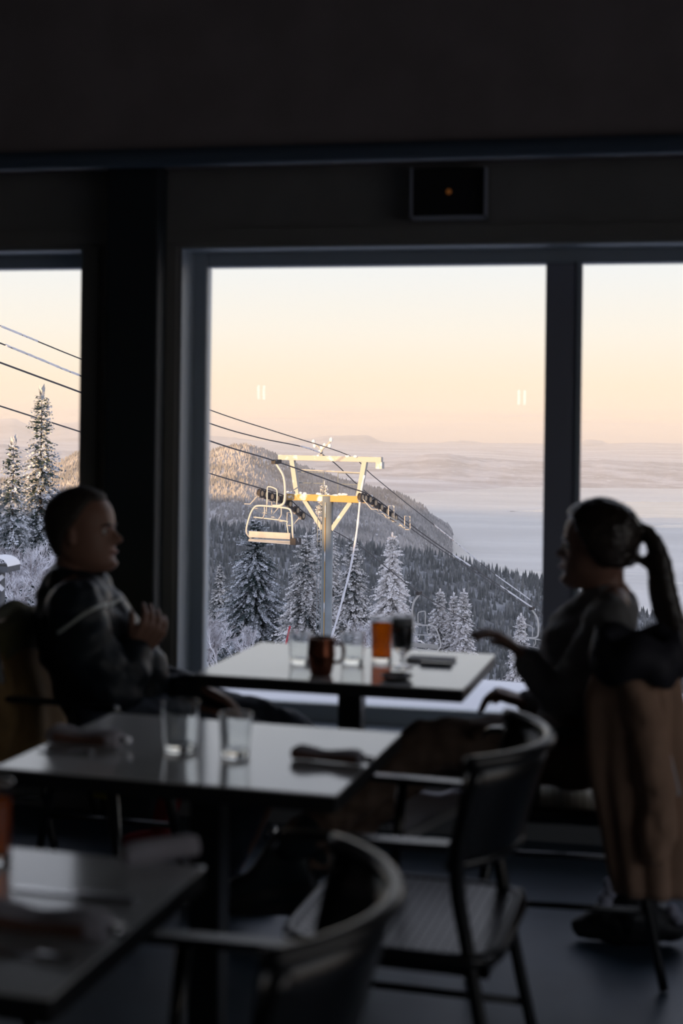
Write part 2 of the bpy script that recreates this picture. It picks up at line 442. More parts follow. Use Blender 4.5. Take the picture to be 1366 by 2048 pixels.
LAKE_Z = -620.0
def pland(px, py, D): return pdep(px, py, D)
def land_mat(name, c1, c2, scale, c3=None, rough=.95, stretch=(1, 1, 1), lo=.42, hi=.6):
    m = bpy.data.materials.new(name); m.use_nodes = True; MATS[name] = m
    t = m.node_tree; b = t.nodes['Principled BSDF']; b.inputs['Roughness'].default_value = rough; b.inputs['Specular IOR Level'].default_value = .1
    tcn = t.nodes.new('ShaderNodeTexCoord'); mpn = t.nodes.new('ShaderNodeMapping'); mpn.inputs['Scale'].default_value = stretch
    t.links.new(tcn.outputs['Object'], mpn.inputs[0])
    n = t.nodes.new('ShaderNodeTexNoise'); n.inputs['Scale'].default_value = scale; n.inputs['Detail'].default_value = 8; n.inputs['Roughness'].default_value = .62
    t.links.new(mpn.outputs[0], n.inputs['Vector'])
    k = t.nodes.new('ShaderNodeMapRange'); k.inputs['From Min'].default_value = lo; k.inputs['From Max'].default_value = hi; t.links.new(n.outputs['Fac'], k.inputs['Value'])
    r = t.nodes.new('ShaderNodeMixRGB'); r.inputs['Color1'].default_value = tuple(c1) + (1,); r.inputs['Color2'].default_value = tuple(c2) + (1,)
    t.links.new(k.outputs[0], r.inputs['Fac']); last = r.outputs[0]
    if c3:
        n2 = t.nodes.new('ShaderNodeTexNoise'); n2.inputs['Scale'].default_value = scale * 6; n2.inputs['Detail'].default_value = 4; t.links.new(mpn.outputs[0], n2.inputs['Vector'])
        k2 = t.nodes.new('ShaderNodeMapRange'); k2.inputs['From Min'].default_value = .6; k2.inputs['From Max'].default_value = .68; t.links.new(n2.outputs['Fac'], k2.inputs['Value'])
        r2 = t.nodes.new('ShaderNodeMixRGB'); r2.inputs['Color2'].default_value = tuple(c3) + (1,); t.links.new(last, r2.inputs['Color1']); t.links.new(k2.outputs[0], r2.inputs['Fac']); last = r2.outputs[0]
    t.links.new(last, b.inputs['Base Color'])
    return m
def interp_px(tab, px):
    if px <= tab[0][0]: return tab[0][1:]
    for a, b in zip(tab, tab[1:]):
        if px <= b[0]:
            t = (px - a[0]) / (b[0] - a[0]); t2 = t * t * (3 - 2 * t)
            return tuple(x + (y - x) * (t * .5 + t2 * .5) for x, y in zip(a[1:], b[1:]))
    return tab[-1][1:]
def hill(name, ridge, base_z, front, back, m, ncol=160, nrow=26, rough=.06, nscale=1.0, jag=0):
    """a hill with a front and a back slope; ridge: (px, py, distance)"""
    px0, px1 = ridge[0][0], ridge[-1][0]
    rows = [[] for _ in range(nrow + 1)]
    for i in range(ncol + 1):
        px = px0 + (px1 - px0) * i / ncol
        py, D = interp_px(ridge, px)
        top = pdep(px, py + jag * noise.noise(Vector((px * .11, 4, 2))), D)
        hd = (top - EYE); hd.z = 0; hd.normalize()
        H = max(top.z - base_z, 1)
        for k in range(nrow + 1):
            t = k / nrow
            if t <= .75:
                q = t / .75; dist = -front * (1 - q); hgt = base_z + H * (1 - (1 - q) ** 1.6)
            else:
                q = (t - .75) / .25; dist = back * q; hgt = base_z + H * (1 - q * q)
            p = Vector((top.x, top.y, 0)) + hd * dist
            amp = rough * H * (min(1, (1 - q) * 1.0) if t <= .75 else q * .5) * (q if t <= .75 else 1)
            p.z = hgt + amp * 2.2 * (noise.noise(Vector((p.x, p.y, 0)) * (nscale / front) * 2.6) + .5 * noise.noise(Vector((p.x, p.y, 5)) * (nscale / front) * 7))
            rows[k].append(p)
    o = structure(MB().grid(rows).build(name, m, smooth=True)); return o, rows

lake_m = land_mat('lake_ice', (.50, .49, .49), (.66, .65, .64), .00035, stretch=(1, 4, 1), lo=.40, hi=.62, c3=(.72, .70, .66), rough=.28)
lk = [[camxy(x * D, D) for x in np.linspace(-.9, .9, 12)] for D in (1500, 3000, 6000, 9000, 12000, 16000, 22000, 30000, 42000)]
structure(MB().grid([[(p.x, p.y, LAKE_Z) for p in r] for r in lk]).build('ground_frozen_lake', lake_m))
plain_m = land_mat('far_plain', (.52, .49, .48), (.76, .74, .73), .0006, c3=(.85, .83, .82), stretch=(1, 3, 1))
# far shore land: shoreline traced, then a plain rising gently behind it
shore = [(-700, 1010, 0), (300, 1000, 0), (760, 992, 0), (850, 986, 0), (930, 981, 0), (1000, 977, 0), (1085, 968, 0), (1160, 971, 0), (1260, 964, 0), (1366, 958, 0), (1900, 950, 0)]
rows = [[] for _ in range(9)]
for i in range(121):
    px = -700 + 2600 * i / 120; py = interp_px(shore, px)[0] + 1.5 * noise.noise(Vector((px * .03, 0, 0)))
    p = pz(px, py, LAKE_Z + 1); hd = Vector((p.x, p.y, 0)).normalized()
    for k in range(9):
        q = p + hd * (22000 * (k / 8) ** 1.5); q.z = LAKE_Z - 4 + 14 * min(k, 1) + 170 * (k / 8) ** 1.3 + 60 * (k > 1) * (.5 + noise.noise(q * .0004))
        rows[k].append(q)
structure(MB().grid(rows).build('ground_far_shore', plain_m, smooth=True))
sand_m = land_mat('tidal_flats', (.62, .55, .48), (.80, .74, .68), .0012, stretch=(1, 5, 1), rough=.2)
for (pa, ya, yb2) in (((1020, 1800), 1004, 1040), ((1150, 1800), 1050, 1056)):
    rows = [[], []]
    for i in range(41):
        px = pa[0] + (pa[1] - pa[0]) * i / 40; s = sstep(0, .3, i / 40)
        mid = (ya + yb2) / 2; hw = (yb2 - ya) / 2 * s + .4
        rows[0].append(pz(px, mid + hw + 2 * noise.noise(Vector((px * .05, 1, 0))), LAKE_Z - .5)); rows[1].append(pz(px, mid - hw + 2 * noise.noise(Vector((px * .04, 2, 0))), LAKE_Z + 4))
    structure(MB().grid(rows).build('ground_tidal_flat', sand_m))

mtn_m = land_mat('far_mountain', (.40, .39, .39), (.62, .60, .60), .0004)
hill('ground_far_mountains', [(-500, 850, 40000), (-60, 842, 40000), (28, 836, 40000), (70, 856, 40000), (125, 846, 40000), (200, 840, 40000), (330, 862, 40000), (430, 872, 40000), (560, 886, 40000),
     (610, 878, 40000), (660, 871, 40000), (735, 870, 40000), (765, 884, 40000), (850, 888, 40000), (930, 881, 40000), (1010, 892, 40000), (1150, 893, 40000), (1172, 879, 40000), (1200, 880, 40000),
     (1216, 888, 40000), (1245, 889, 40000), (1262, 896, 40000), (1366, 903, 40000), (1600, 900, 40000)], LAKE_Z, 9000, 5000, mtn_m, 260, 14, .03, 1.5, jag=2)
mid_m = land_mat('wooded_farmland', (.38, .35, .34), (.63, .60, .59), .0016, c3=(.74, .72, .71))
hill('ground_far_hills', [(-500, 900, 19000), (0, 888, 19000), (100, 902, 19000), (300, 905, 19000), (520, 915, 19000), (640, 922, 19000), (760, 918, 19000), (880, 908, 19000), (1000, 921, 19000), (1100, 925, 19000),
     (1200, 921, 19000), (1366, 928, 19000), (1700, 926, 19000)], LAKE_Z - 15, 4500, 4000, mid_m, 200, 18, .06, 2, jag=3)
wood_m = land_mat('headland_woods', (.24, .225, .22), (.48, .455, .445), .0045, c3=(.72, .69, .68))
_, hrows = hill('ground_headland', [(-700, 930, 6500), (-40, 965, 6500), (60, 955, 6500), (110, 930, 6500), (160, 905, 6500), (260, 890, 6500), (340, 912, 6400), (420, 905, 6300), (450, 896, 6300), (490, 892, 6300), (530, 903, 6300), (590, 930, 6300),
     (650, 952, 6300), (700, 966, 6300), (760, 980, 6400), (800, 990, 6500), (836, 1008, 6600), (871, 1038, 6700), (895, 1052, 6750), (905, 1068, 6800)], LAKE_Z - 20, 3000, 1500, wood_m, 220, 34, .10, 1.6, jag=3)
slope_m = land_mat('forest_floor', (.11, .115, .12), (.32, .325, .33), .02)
near_ridge = [(-900, 930, 2000), (0, 990, 2000), (200, 1020, 2000), (420, 1050, 2000), (520, 1058, 2000), (615, 1068, 2000), (728, 1095, 2000), (810, 1106, 2000), (877, 1112, 2000), (938, 1131, 2000), (1010, 1150, 2000), (1082, 1162, 2000),
              (1200, 1205, 2000), (1340, 1246, 2000), (1700, 1300, 2000)]
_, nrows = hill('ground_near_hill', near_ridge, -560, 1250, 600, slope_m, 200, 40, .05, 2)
# its forest: tens of thousands of trees too small to pick apart
rng = random.Random(5); fm = MB(); R_, C_ = len(nrows), len(nrows[0])
vv = []; ff = []
while len(ff) < 5 * 15000:
    c = rng.random() * (C_ - 1.001); r = (rng.random() ** .8) * (.76 * (R_ - 1))
    i, j = int(r), int(c); a = Vector(nrows[i][j]); b = Vector(nrows[i][j + 1]); e = Vector(nrows[min(i + 1, R_ - 1)][j])
    p = a + (b - a) * (c - j) + (e - a) * (r - i)
    u = proj(p)[0]
    if not (-60 < u < 1430): continue
    h = rng.uniform(7, 15) * (1.25 if rng.random() < .07 else 1); w = h * rng.uniform(.16, .26); k = len(vv); a0 = rng.random() * 6
    for q in range(5): vv.append((p.x + w * math.cos(a0 + q * 1.2566), p.y + w * math.sin(a0 + q * 1.2566), p.z - 1))
    vv.append((p.x, p.y, p.z + h))
    for q in range(5): ff.append((k + q, k + (q + 1) % 5, k + 5))
fm.v = vv; fm.f = ff
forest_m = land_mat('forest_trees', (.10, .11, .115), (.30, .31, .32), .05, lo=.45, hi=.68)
def scatter(rows_, n, h0, h1, rmax, seed, pxlim):
    rg = random.Random(seed); v_ = []; f_ = []; R2, C2 = len(rows_), len(rows_[0])
    while len(f_) < 4 * n:
        c = rg.random() * (C2 - 1.001); r = rg.random() * rmax * (R2 - 1)
        i, j = int(r), int(c); a = Vector(rows_[i][j]); b = Vector(rows_[i][j + 1]); e = Vector(rows_[min(i + 1, R2 - 1)][j])
        p = a + (b - a) * (c - j) + (e - a) * (r - i); u, w_ = proj(p)
        if not (pxlim[0] < u < pxlim[1]) or p.z < LAKE_Z + 8: continue
        h = rg.uniform(h0, h1); w = h * rg.uniform(.28, .45); k = len(v_); a0 = rg.random() * 6
        for q in range(4): v_.append((p.x + w * math.cos(a0 + q * 1.5708), p.y + w * math.sin(a0 + q * 1.5708), p.z - 2))
        v_.append((p.x, p.y, p.z + h))
        for q in range(4): f_.append((k + q, k + (q + 1) % 4, k + 4))
    mb = MB(); mb.v = v_; mb.f = f_; return mb
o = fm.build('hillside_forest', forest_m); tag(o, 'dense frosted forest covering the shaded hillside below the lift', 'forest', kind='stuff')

o = scatter(hrows, 26000, 9, 20, .76, 8, (-40, 960)).build('headland_forest', land_mat('headland_trees', (.23, .22, .215), (.48, .455, .445), .006))
tag(o, 'woods on the far headland, golden above and blue in shade below', 'forest', kind='stuff')

# air over the valley: real haze, thin and even
hz = bpy.data.materials.new('valley_haze'); hz.use_nodes = True; t = hz.node_tree; t.nodes.clear()
vs = t.nodes.new('ShaderNodeVolumeScatter'); vs.inputs['Color'].default_value = (.98, .98, .98, 1); vs.inputs['Density'].default_value = 3.7e-5; vs.inputs['Anisotropy'].default_value = .0
ov = t.nodes.new('ShaderNodeOutputMaterial'); t.links.new(vs.outputs[0], ov.inputs['Volume'])
c1, c2 = camxy(-30000, 420), camxy(30000, 420); c3, c4 = camxy(60000, 52000), camxy(-60000, 52000)
vb = MB(); vb.add([(p.x, p.y, z) for z in (-900, 160) for p in (c1, c2, c3, c4)], [(3, 2, 1, 0), (4, 5, 6, 7), (0, 1, 5, 4), (1, 2, 6, 5), (2, 3, 7, 6), (3, 0, 4, 7)])
o = vb.build('valley_haze', hz); tag(o, 'pale morning haze lying over the lake and far hills', 'haze', kind='stuff')

# ------------------------------------------------------------------ the chairlift
PHI = math.radians(27)
LD = FW * math.cos(PHI) + RT0 * math.sin(PHI)          # the line runs away downhill to the right
LP = RT0 * math.cos(PHI) - FW * math.sin(PHI)          # across the line, to the right
ZT = 68.0
def online(T, px, py):
    """point in the vertical plane of a rope through T seen at a pixel"""
    d = ray(px, py); a = Vector((T.x, T.y)); b = Vector((LD.x, LD.y)); c = Vector((d.x, d.y))
    det = b.x * (-c.y) + c.x * b.y
    s = (-(a.x) * (-c.y) + c.x * (-(a.y))) / det if abs(det) > 1e-9 else 0
    t = ((a.x + b.x * s) * c.x + (a.y + b.y * s) * c.y) / (c.length_squared)
    return EYE + d * t
steel_m = frost_mat('galvanised_lift_steel', (.38, .37, .355), (.74, .74, .76), .60, .74, .5, 2.2, False, up=.12)
steel_plain = mat('grey_lift_steel', (.21, .24, .26), .5, .15, .5, noise_amt=.18, scale=1.3)
rust_m = frost_mat('rusty_crossarm', (.42, .26, .09), (.74, .74, .76), .55, .68, .6, 1.6, False, up=.14)
rubber_m = frost_mat('sheave_rubber', (.05, .045, .045), (.7, .7, .72), .62, .78, .7, 3, False)
wheel_m = mat('sheave_disc', (.34, .27, .19), .5, .3)
rope_m = mat('steel_rope', (.045, .042, .05), .6)
rime_m = mat('rime', (.70, .70, .74), .9, 0, .1, noise_amt=.1, scale=5)
TA = pdep(741, 993, ZT - 1.1); TB = pdep(573, 992, ZT + 1.1); TC = (TA + TB) / 2
def rope(name, T, pix, r, m, label, cat='cable', frost=None):
    P = [online(T, *q) for q in pix]
    P = [P[0] + (P[0] - P[1]).normalized() * 22] + P + [P[-1] + (P[-1] - P[-2]).normalized() * 60]
    P, _ = smooth_path(P, 1, 6)
    root = empty(name, P[0], label=label, cat=cat)
    b = P[0]
    MB().tube([p - b for p in P], r, 8).build('strand', m, root, True)
    if frost:
        rg = random.Random(int(r * 1e4) + len(pix))
        for (xa, xb) in frost:
            Q = []; RR = []
            for i in range(25):
                px = xa + (xb - xa) * i / 24
                best = min(range(len(P) - 1), key=lambda k: abs(proj(P[k])[0] - px) + abs(proj(P[k + 1])[0] - px) if (P[k] - EYE).dot(FW) > 2 else 1e9)
                u0, u1 = proj(P[best])[0], proj(P[best + 1])[0]; t = (px - u0) / (u1 - u0 + 1e-9)
                q = P[best] + (P[best + 1] - P[best]) * t
                Q.append(q - b + Vector((0, 0, r * .4))); RR.append(r * rg.uniform(1.1, 1.9))
            MB().tube(Q, RR, 7).build('rime_sleeve', rime_m, root, True)
    return root, P
ra, PA = rope('haul_rope', TA, [(0, 725), (162, 785), (420, 882), (553, 923), (690, 972), (741, 991), (795, 1030), (880, 1092), (980, 1158), (1080, 1226)], .030, rope_m, 'dark haul rope that carries the sunlit lift chair in front of the tower', frost=[(905, 940), (1000, 1070)])
rb, PB = rope('haul_rope', TB, [(0, 812), (162, 864), (420, 947), (520, 976), (573, 994), (606, 1023), (650, 1052), (725, 1096), (835, 1183), (960, 1257)], .028, rope_m, 'dark haul rope that carries the shaded lift chair among the small spruces')
TG2 = pdep(640, 906, ZT); TG1 = pdep(698, 911, ZT - .4)
r1, P1 = rope('signal_cable', TG1, [(0, 652), (162, 718), (420, 820), (560, 866), (698, 911), (744, 950), (820, 1012), (900, 1075), (985, 1145), (1080, 1214)], .022, rope_m, 'uppermost thin signal cable, thickly rimed below the lift tower', frost=[(0, 75), (868, 905), (905, 960), (990, 1060)])
r2, P2 = rope('signal_cable', TG2, [(0, 686), (162, 752), (420, 847), (520, 876), (640, 906), (720, 974), (790, 1033), (880, 1098), (980, 1164), (1080, 1232)], .026, rope_m, 'second signal cable, spotted with rime above the lift tower', frost=[(10, 158), (600, 640)])

tow = empty('lift_tower', (TC.x, TC.y, ground_z(TC.x, TC.y) - .3), math.atan2(LP.y, LP.x), 'grey tubular chairlift tower with yellowed crossarm, gantry and rime', 'lift tower')
RZ = Matrix.Rotation(-math.atan2(LP.y, LP.x), 4, 'Z')
def tl(p): return RZ @ (Vector(p) - Vector(tow.location))     # world -> tower local (x across the line, y along it)
zc = tl(TC).z; half = (TA - TB).length / 2
def tz(py): return tl(pdep(660, py, ZT)).z
z_arm = tz(996); z_beam = tz(917)
t_r = .27
MB().tube([(0, 0, 0), (0, 0, z_arm * .5), (0, 0, z_arm + .1)], [t_r * 1.2, t_r * 1.06, t_r], 24).build('tower_tube', steel_plain, tow, True)
MB().b2((-half, -.16, z_arm - .17), (half, .16, z_arm + .15)).build('crossarm', rust_m, tow, bevel=.02)
for s in (-1, 1):
    MB().bar((s * .24, 0, z_arm - 1.5), (s * 1.25, 0, z_arm - .15), .16, .2).build('arm_brace', steel_m, tow)
    MB().bar((s * half * .72 + s * .0, 0, z_arm + .1), (s * half * .86, 0, z_beam), .24, .2).build('gantry_post', steel_m, tow)
MB().b2((-half * 1.18, -.11, z_beam - .13), (half * 1.24, .11, z_beam + .13)).build('gantry_beam', steel_m, tow, bevel=.02)
MB().b2((half * 1.12, -.14, z_beam - .42), (half * 1.26, .14, z_beam - .1)).build('beam_end_bracket', steel_m, tow)
MB().tube([(-half * .70, .0, tz(941)), (half * .78, 0, tz(944))], .035, 8).build('gantry_rail', steel_m, tow)
for (x0, x1) in ((-half * .86, -.42), (.36, half * .74)):
    for py in (946, 968):
        MB().tube([(x0, .35, tz(py)), (x1, .35, tz(py))], .022, 6).build('platform_rail', steel_plain, tow)
    for x in (x0, x1, ):
        MB().tube([(x, .35, z_arm), (x, .35, tz(945))], .022, 6).build('platform_post', steel_plain, tow)
MB().b2((-half, .16, z_arm - .02), (half, .62, z_arm + .03)).build('platform', steel_m, tow)
lad = MB()
for x in (-t_r - .10, -t_r + .06): lad.tube([(x, -.33, .3), (x, -.30, tz(1010))], .016, 6)
MB_l = lad.build('ladder', steel_plain, tow)
for k in range(44):
    zz = .6 + k * (tz(1012) - .6) / 43
    MB().bar((-t_r - .10, -.315, zz), (-t_r + .06, -.315, zz), .02).build('rung', steel_plain, MB_l)
MB().tube([(.03, -t_r - .03, .3), (.03, -t_r - .03, z_arm - .2)], .02, 6).build('conduit', rust_m, tow)
rgn = random.Random(3)
# rime lumps
for k in range(28):
    x = rgn.uniform(-half, half); zz = z_arm + .15 + rgn.uniform(0, .05)
    if k >= 24: x = rgn.uniform(-half, half * 1.15); zz = z_beam + .13
    b = MB()
    b.ball((x, rgn.uniform(-.14, .05), zz), (rgn.uniform(.05, .16), .08, rgn.uniform(.03, .085)), 8, 6)
    b.build('rime_lump', rime_m, tow, True)
x = tl(TG2).x
cb = MB().tube([(x, 0, z_beam + .1), (x, 0, z_beam + .45)], .06, 8).tube([(x - .45, 0, z_beam + .75), (x, 0, z_beam + .4), (x + .5, 0, z_beam + .85)], .05, 8)
cb.build('cable_saddle', steel_m, tow)
for dx, dz in ((-.45, .78), (.5, .9), (0, .5), (-.1, .3), (.15, .62), (.42, .6), (-.38, .6)):
    MB().ball((x + dx, 0, z_beam + dz), (.10, .09, .12), 7, 5).build('rime_lump', rime_m, tow, True)
x1_ = tl(TG1).x
MB().tube([(x1_, 0, z_beam + .1), (x1_, 0, z_beam + .22)], .05, 8).build('cable_saddle', steel_m, tow)
def sheave_train(T, P, py_pts, side):
    """a rocker beam with wheels under the rope"""
    pts = [tl(online(T, *q)) for q in py_pts]
    bm = MB(); 
    for a, b in zip(pts, pts[1:]): bm.bar(a + Vector((0, 0, -.30)), b + Vector((0, 0, -.30)), .12, .16)
    tr = bm.build('sheave_train', rubber_m, tow)
    Q, _ = smooth_path(pts, 1, 4); n = 8
    wb_ = MB(); wb_.tube([(0, -.075, 0), (0, .075, 0)], .20, 18).tube([(0, -.09, 0), (0, -.05, 0)], .215, 18).tube([(0, .05, 0), (0, .09, 0)], .215, 18)
    wme = wb_.mesh('sheave_wheel'); wme.materials.append(rubber_m)
    hb = MB(); hb.tube([(0, -.10, 0), (0, .10, 0)], .125, 14); hme = hb.mesh('sheave_disc'); hme.materials.append(wheel_m)
    for k in range(n):
        f = k / (n - 1) * (len(Q) - 1.001); i = int(f); q = Q[i] + (Q[i + 1] - Q[i]) * (f - i)
        w = bpy.data.objects.new('sheave_wheel', wme); COL.objects.link(w); w.parent = tr; w.location = q + Vector((0, 0, -.23)); w.rotation_euler = (0, 0, math.pi / 2)
        d = bpy.data.objects.new('sheave_disc', hme); COL.objects.link(d); d.parent = tr; d.location = q + Vector((0, 0, -.23)); d.rotation_euler = (0, 0, math.pi / 2)
    # catwalk frame beside it
    a, b = pts[0], pts[-1]; off = Vector((side * .55, 0, -.75))
    cw = MB()
    for o_ in (off, off + Vector((side * .3, 0, 0))): cw.tube([a + o_, b + o_], .028, 6)
    for k in range(6):
        q = a + (b - a) * k / 5; cw.tube([q + off, q + off + Vector((side * .3, 0, 0))], .02, 6)
    for q in (a, (a + b) / 2, b): cw.tube([q + Vector((side * .1, 0, -.3)), q + off], .026, 6)
    for q in (b, (a + b) / 2): cw.tube([q + off, q + off + Vector((0, 0, 0.65)), q + off + Vector((side * .28, 0, .65)), q + off + Vector((side * .3, 0, 0))], .026, 6)
    cw.build('catwalk', steel_m, tow)
sheave_train(TA, PA, [(722, 985), (741, 991), (768, 1011), (789, 1027)], 1)
sheave_train(TB, PB, [(521, 977), (545, 985), (573, 995), (604, 1022)], -1)
# rimed cable hanging from the gantry
P = [pdep(x, y, ZT - 1.0 + dd) for x, y, dd in ((729, 950, 0), (722, 985, 0), (714, 1060, -.4), (702, 1130, -1), (686, 1195, -2), (667, 1262, -3.2), (640, 1345, -5))]
P, _ = smooth_path(P, 1, 5)
drop = empty('rimed_guy_cable', P[-1], label='white rimed cable hanging in a slack curve from the lift tower', cat='cable')
MB().tube([p - P[-1] for p in P], [.05 + .012 * math.sin(i * 2.3) for i in range(len(P))], 8).build('rime_sleeve', rime_m, drop, True)

def lift_chair(label):
    """local: x across the line, y along the line, origin at the rope"""
    root = empty('lift_chair', (0, 0, 0), math.atan2(LP.y, LP.x), label, 'lift chair', 'chairs on the lift')
    fm_ = steel_m if False else mat('chair_tube', (.43, .42, .41), .45, .1)
    MB().b2((-.10, -.28, -.10), (.10, .28, .08)).build('rope_grip', rubber_m, root, bevel=.02)
    P, _ = smooth_path([(-.02, 0, -.05), (.06, 0, -.18), (.32, 0, -.55), (.42, 0, -1.0), (.42, 0, -1.5), (.36, 0, -1.72), (.18, 0, -1.82), (-.15, 0, -1.84)], 1, 5)
    MB().tube(P, .055, 10).build('hanger_arm', fm_, root, True)
    P, _ = smooth_path([(-.42, .0, -1.80), (-.42, 0, -1.2), (-.36, 0, -1.05), (-.05, 0, -1.12), (.05, 0, -1.25), (.04, 0, -1.8)], 1, 4)
    MB().tube(P, .03, 8).build('safety_loop', fm_, root, True)
    P, _ = smooth_path([(-1.30, .25, -3.28), (-1.42, .02, -2.95), (-1.25, 0, -2.3), (-1.05, 0, -1.96), (-.8, 0, -1.86), (0, 0, -1.88), (.55, 0, -1.92), (.72, 0, -2.05), (.78, 0, -2.4), (.80, .02, -3.0), (.76, .25, -3.36)], 1, 5)
    MB().tube(P, .042, 10).build('bail_frame', fm_, root, True)
    for x0, x1 in ((-.55, -.75), (.25, .02)):
        P, _ = smooth_path([(x0, 0, -1.9), (x0 - .02, .05, -2.2), (x1, .2, -2.4)], 1, 4)
        MB().tube(P, .025, 8).build('restraint_link', fm_, root, True)
    P, _ = smooth_path([(-1.22, .22, -2.36), (.30, .22, -2.46), (.42, .2, -2.6), (.58, .1, -3.2)], 1, 5)
    MB().tube(P, .028, 8).build('restraint_bar', fm_, root, True)
    sh = mat('chair_seat_panel', (.39, .38, .365), .6, noise_amt=.15, scale=2)
    b = MB(); b.b2((-1.28, -.03, -3.20), (.70, .03, -2.93)); b.build('back_panel', sh, root, bevel=.02)
    b = MB(); b.box((-.29, .24, -3.30), (2.0, .52, .07)); b.build('seat_panel', sh, root, bevel=.02)
    MB().tube([(-1.3, .02, -3.34), (.76, .02, -3.38)], .035, 8).build('seat_rail', fm_, root)
    MB().b2((.70, -.05, -3.42), (.98, .45, -3.14)).build('end_bumper', rubber_m, root, bevel=.03)
    return root
c0 = lift_chair('nearest lift chair, tan seat and open bail lit gold in front of the tower'); c0.location = online(TA, 553, 923)
c0['label'] = 'sunlit tan lift chair with open bail hanging in front of the lift tower'
c1_ = copy_tree(c0); c1_.rotation_euler.z += math.pi; c1_.location = online(TB, 838, 1186); c1_['label'] = 'frosted grey lift chair in shade among the small spruces below the tower'
c2_ = copy_tree(c0); c2_.location = online(TA, 1064, 1216); c2_['label'] = 'distant lift chair in shade farthest down the rope above the forest'

# ------------------------------------------------------------------ trees
needle = {}
needle['green'] = frost_mat('spruce_needles', (.045, .068, .066), (.68, .70, .75), .82, 1.25, .8, .9)
needle['frosty'] = frost_mat('rimed_spruce_needles', (.09, .11, .115), (.82, .80, .80), .50, .95, .8, .9)
bark = mat('bark', (.06, .05, .045), .9)
twig_m = frost_mat('rimed_twigs', (.22, .20, .21), (.80, .80, .85), .35, .6, .85, 3, False)
def conifer_mesh(H, Rb, seed, pw=.8, frost=.4, gap=0.0, tw=1.0, dens=1.25):
    rg = random.Random(seed); V = []; Fc = []; FR = []
    def leaf(p, d, side, L, w, fr):
        k = len(V); e = p + d * L; m_ = p + d * (L * .45)
        V.extend([p, m_ + side * w, e, m_ - side * w]); Fc.append((k, k + 1, k + 2)); Fc.append((k, k + 2, k + 3)); FR.extend([fr] * 4)
    n = int(H * 6.5 * dens)
    for i in range(n):
        t0_ = .05 + .93 * (i + rg.random()) / n; t = t0_
        R = Rb * (1 - t) ** pw * rg.uniform(.7, 1.12) + .10
        nb = max(5, int(5 + R * 4.2))
        a0 = rg.random() * 6.28
        for b in range(nb):
            if rg.random() < gap: continue
            t = min(.985, max(.03, t0_ + rg.uniform(-.5, .5) * 1.6 / n))
            a = a0 + b * 6.283 / nb + rg.uniform(-.3, .3); L = R * rg.uniform(.62, 1.12)
            hd = Vector((math.cos(a), math.sin(a), 0)); rise = .45 if t > .85 else rg.uniform(-.28, .10)
            steps = max(3, int(L / (.17 / dens))); bf = frost + rg.uniform(-.22, .22)
            sd = Vector((-hd.y, hd.x, 0))
            for s_ in range(1, steps + 1):
                q = s_ / steps; p = Vector((0, 0, H * t)) + hd * (L * q) + Vector((0, 0, L * (rise * q - .30 * q * q + .18 * max(0, q - .7))))
                ll = tw * rg.uniform(.26, .46) * (1.15 - .5 * q) * (.65 + .35 * (1 - t))
                for sg in (-1, 1):
                    d = (hd * rg.uniform(.5, .9) + sd * sg * rg.uniform(.5, .9) + Vector((0, 0, rg.uniform(-.45, .15)))).normalized()
                    side = d.cross(Vector((rg.uniform(-1, 1), rg.uniform(-1, 1), rg.uniform(-1, 1)))).normalized()
                    leaf(p, d, side, ll, ll * .36, bf + .28 * q + rg.uniform(-.15, .15))
                if s_ == steps: leaf(p, (hd + Vector((0, 0, rise - .3))).normalized(), sd, ll * 1.3, ll * .3, bf + .4)
    for k in range(10):
        a = rg.random() * 6.28; leaf(Vector((0, 0, H * (.965 + .003 * k))), Vector((math.cos(a) * .4, math.sin(a) * .4, 1)).normalized(), Vector((-math.sin(a), math.cos(a), 0)), .3, .06, frost + .3)
    me = bpy.data.meshes.new('foliage'); me.from_pydata([tuple(v) for v in V], [], Fc); me.update()
    at = me.attributes.new('frost', 'FLOAT', 'POINT'); at.data.foreach_set('value', FR)
    return me
def conifer(label, px, py_top, dep, H, Rb, seed, kind, name='spruce_tree', group='rimed spruces below the lift tower', mesh=None, **kw):
    top = pdep(px, py_top, dep)
    if dep < 60: kw['dens'] = 2.1
    root = empty(name, (top.x, top.y, top.z - H), seed * 1.7, label, 'tree', group)
    me = mesh or conifer_mesh(H, Rb, seed, **kw)
    o = linkmesh('foliage', me, needle[kind] if mesh is None else None, root, False)
    MB().tube([(0, 0, -1.2), (0, 0, H * .5), (0, 0, H * .985)], [.013 * H, .008 * H, .006], 8).build('trunk', bark, root, True)
    return root
conifer('broad dark green spruce standing behind the sunlit lift chair', 511, 1034, 118, 17, 4.7, 1, 'green', frost=.30, pw=.62)
conifer('tall rimed spruce rising directly behind the lift tower', 648, 962, 112, 18, 3.6, 2, 'frosty', frost=.20, pw=.95)
conifer('rimed spruce between the broad dark spruce and the lift tower', 612, 1066, 108, 14, 3.3, 3, 'frosty', frost=.10, pw=.7)
conifer('rimed spruce between the lift tower and the hanging white cable', 706, 1078, 106, 14, 3.2, 4, 'frosty', frost=.10, pw=.7)
conifer('tallest white rimed spruce standing alone beyond the amber beer glass', 785, 1068, 100, 11, 2.7, 5, 'frosty', frost=.36, pw=.75, gap=.12)
conifer('small white rimed spruce behind the shaded lift chair', 880, 1180, 112, 9, 2.1, 6, 'frosty', frost=.28)
conifer('slim white rimed spruce, taller of a touching pair', 928, 1180, 110, 9, 1.75, 7, 'frosty', frost=.34)
conifer('slim white rimed spruce, shorter of a touching pair', 908, 1188, 111, 9, 1.7, 8, 'frosty', frost=.34)
conifer('lone small rimed spruce near the farthest lift chair', 1042, 1230, 108, 7, 1.6, 9, 'frosty', frost=.30)
conifer('small dim spruce half hidden between the big dark spruce and the window frame', 440, 1130, 190, 14, 3.0, 10, 'frosty', frost=.0)
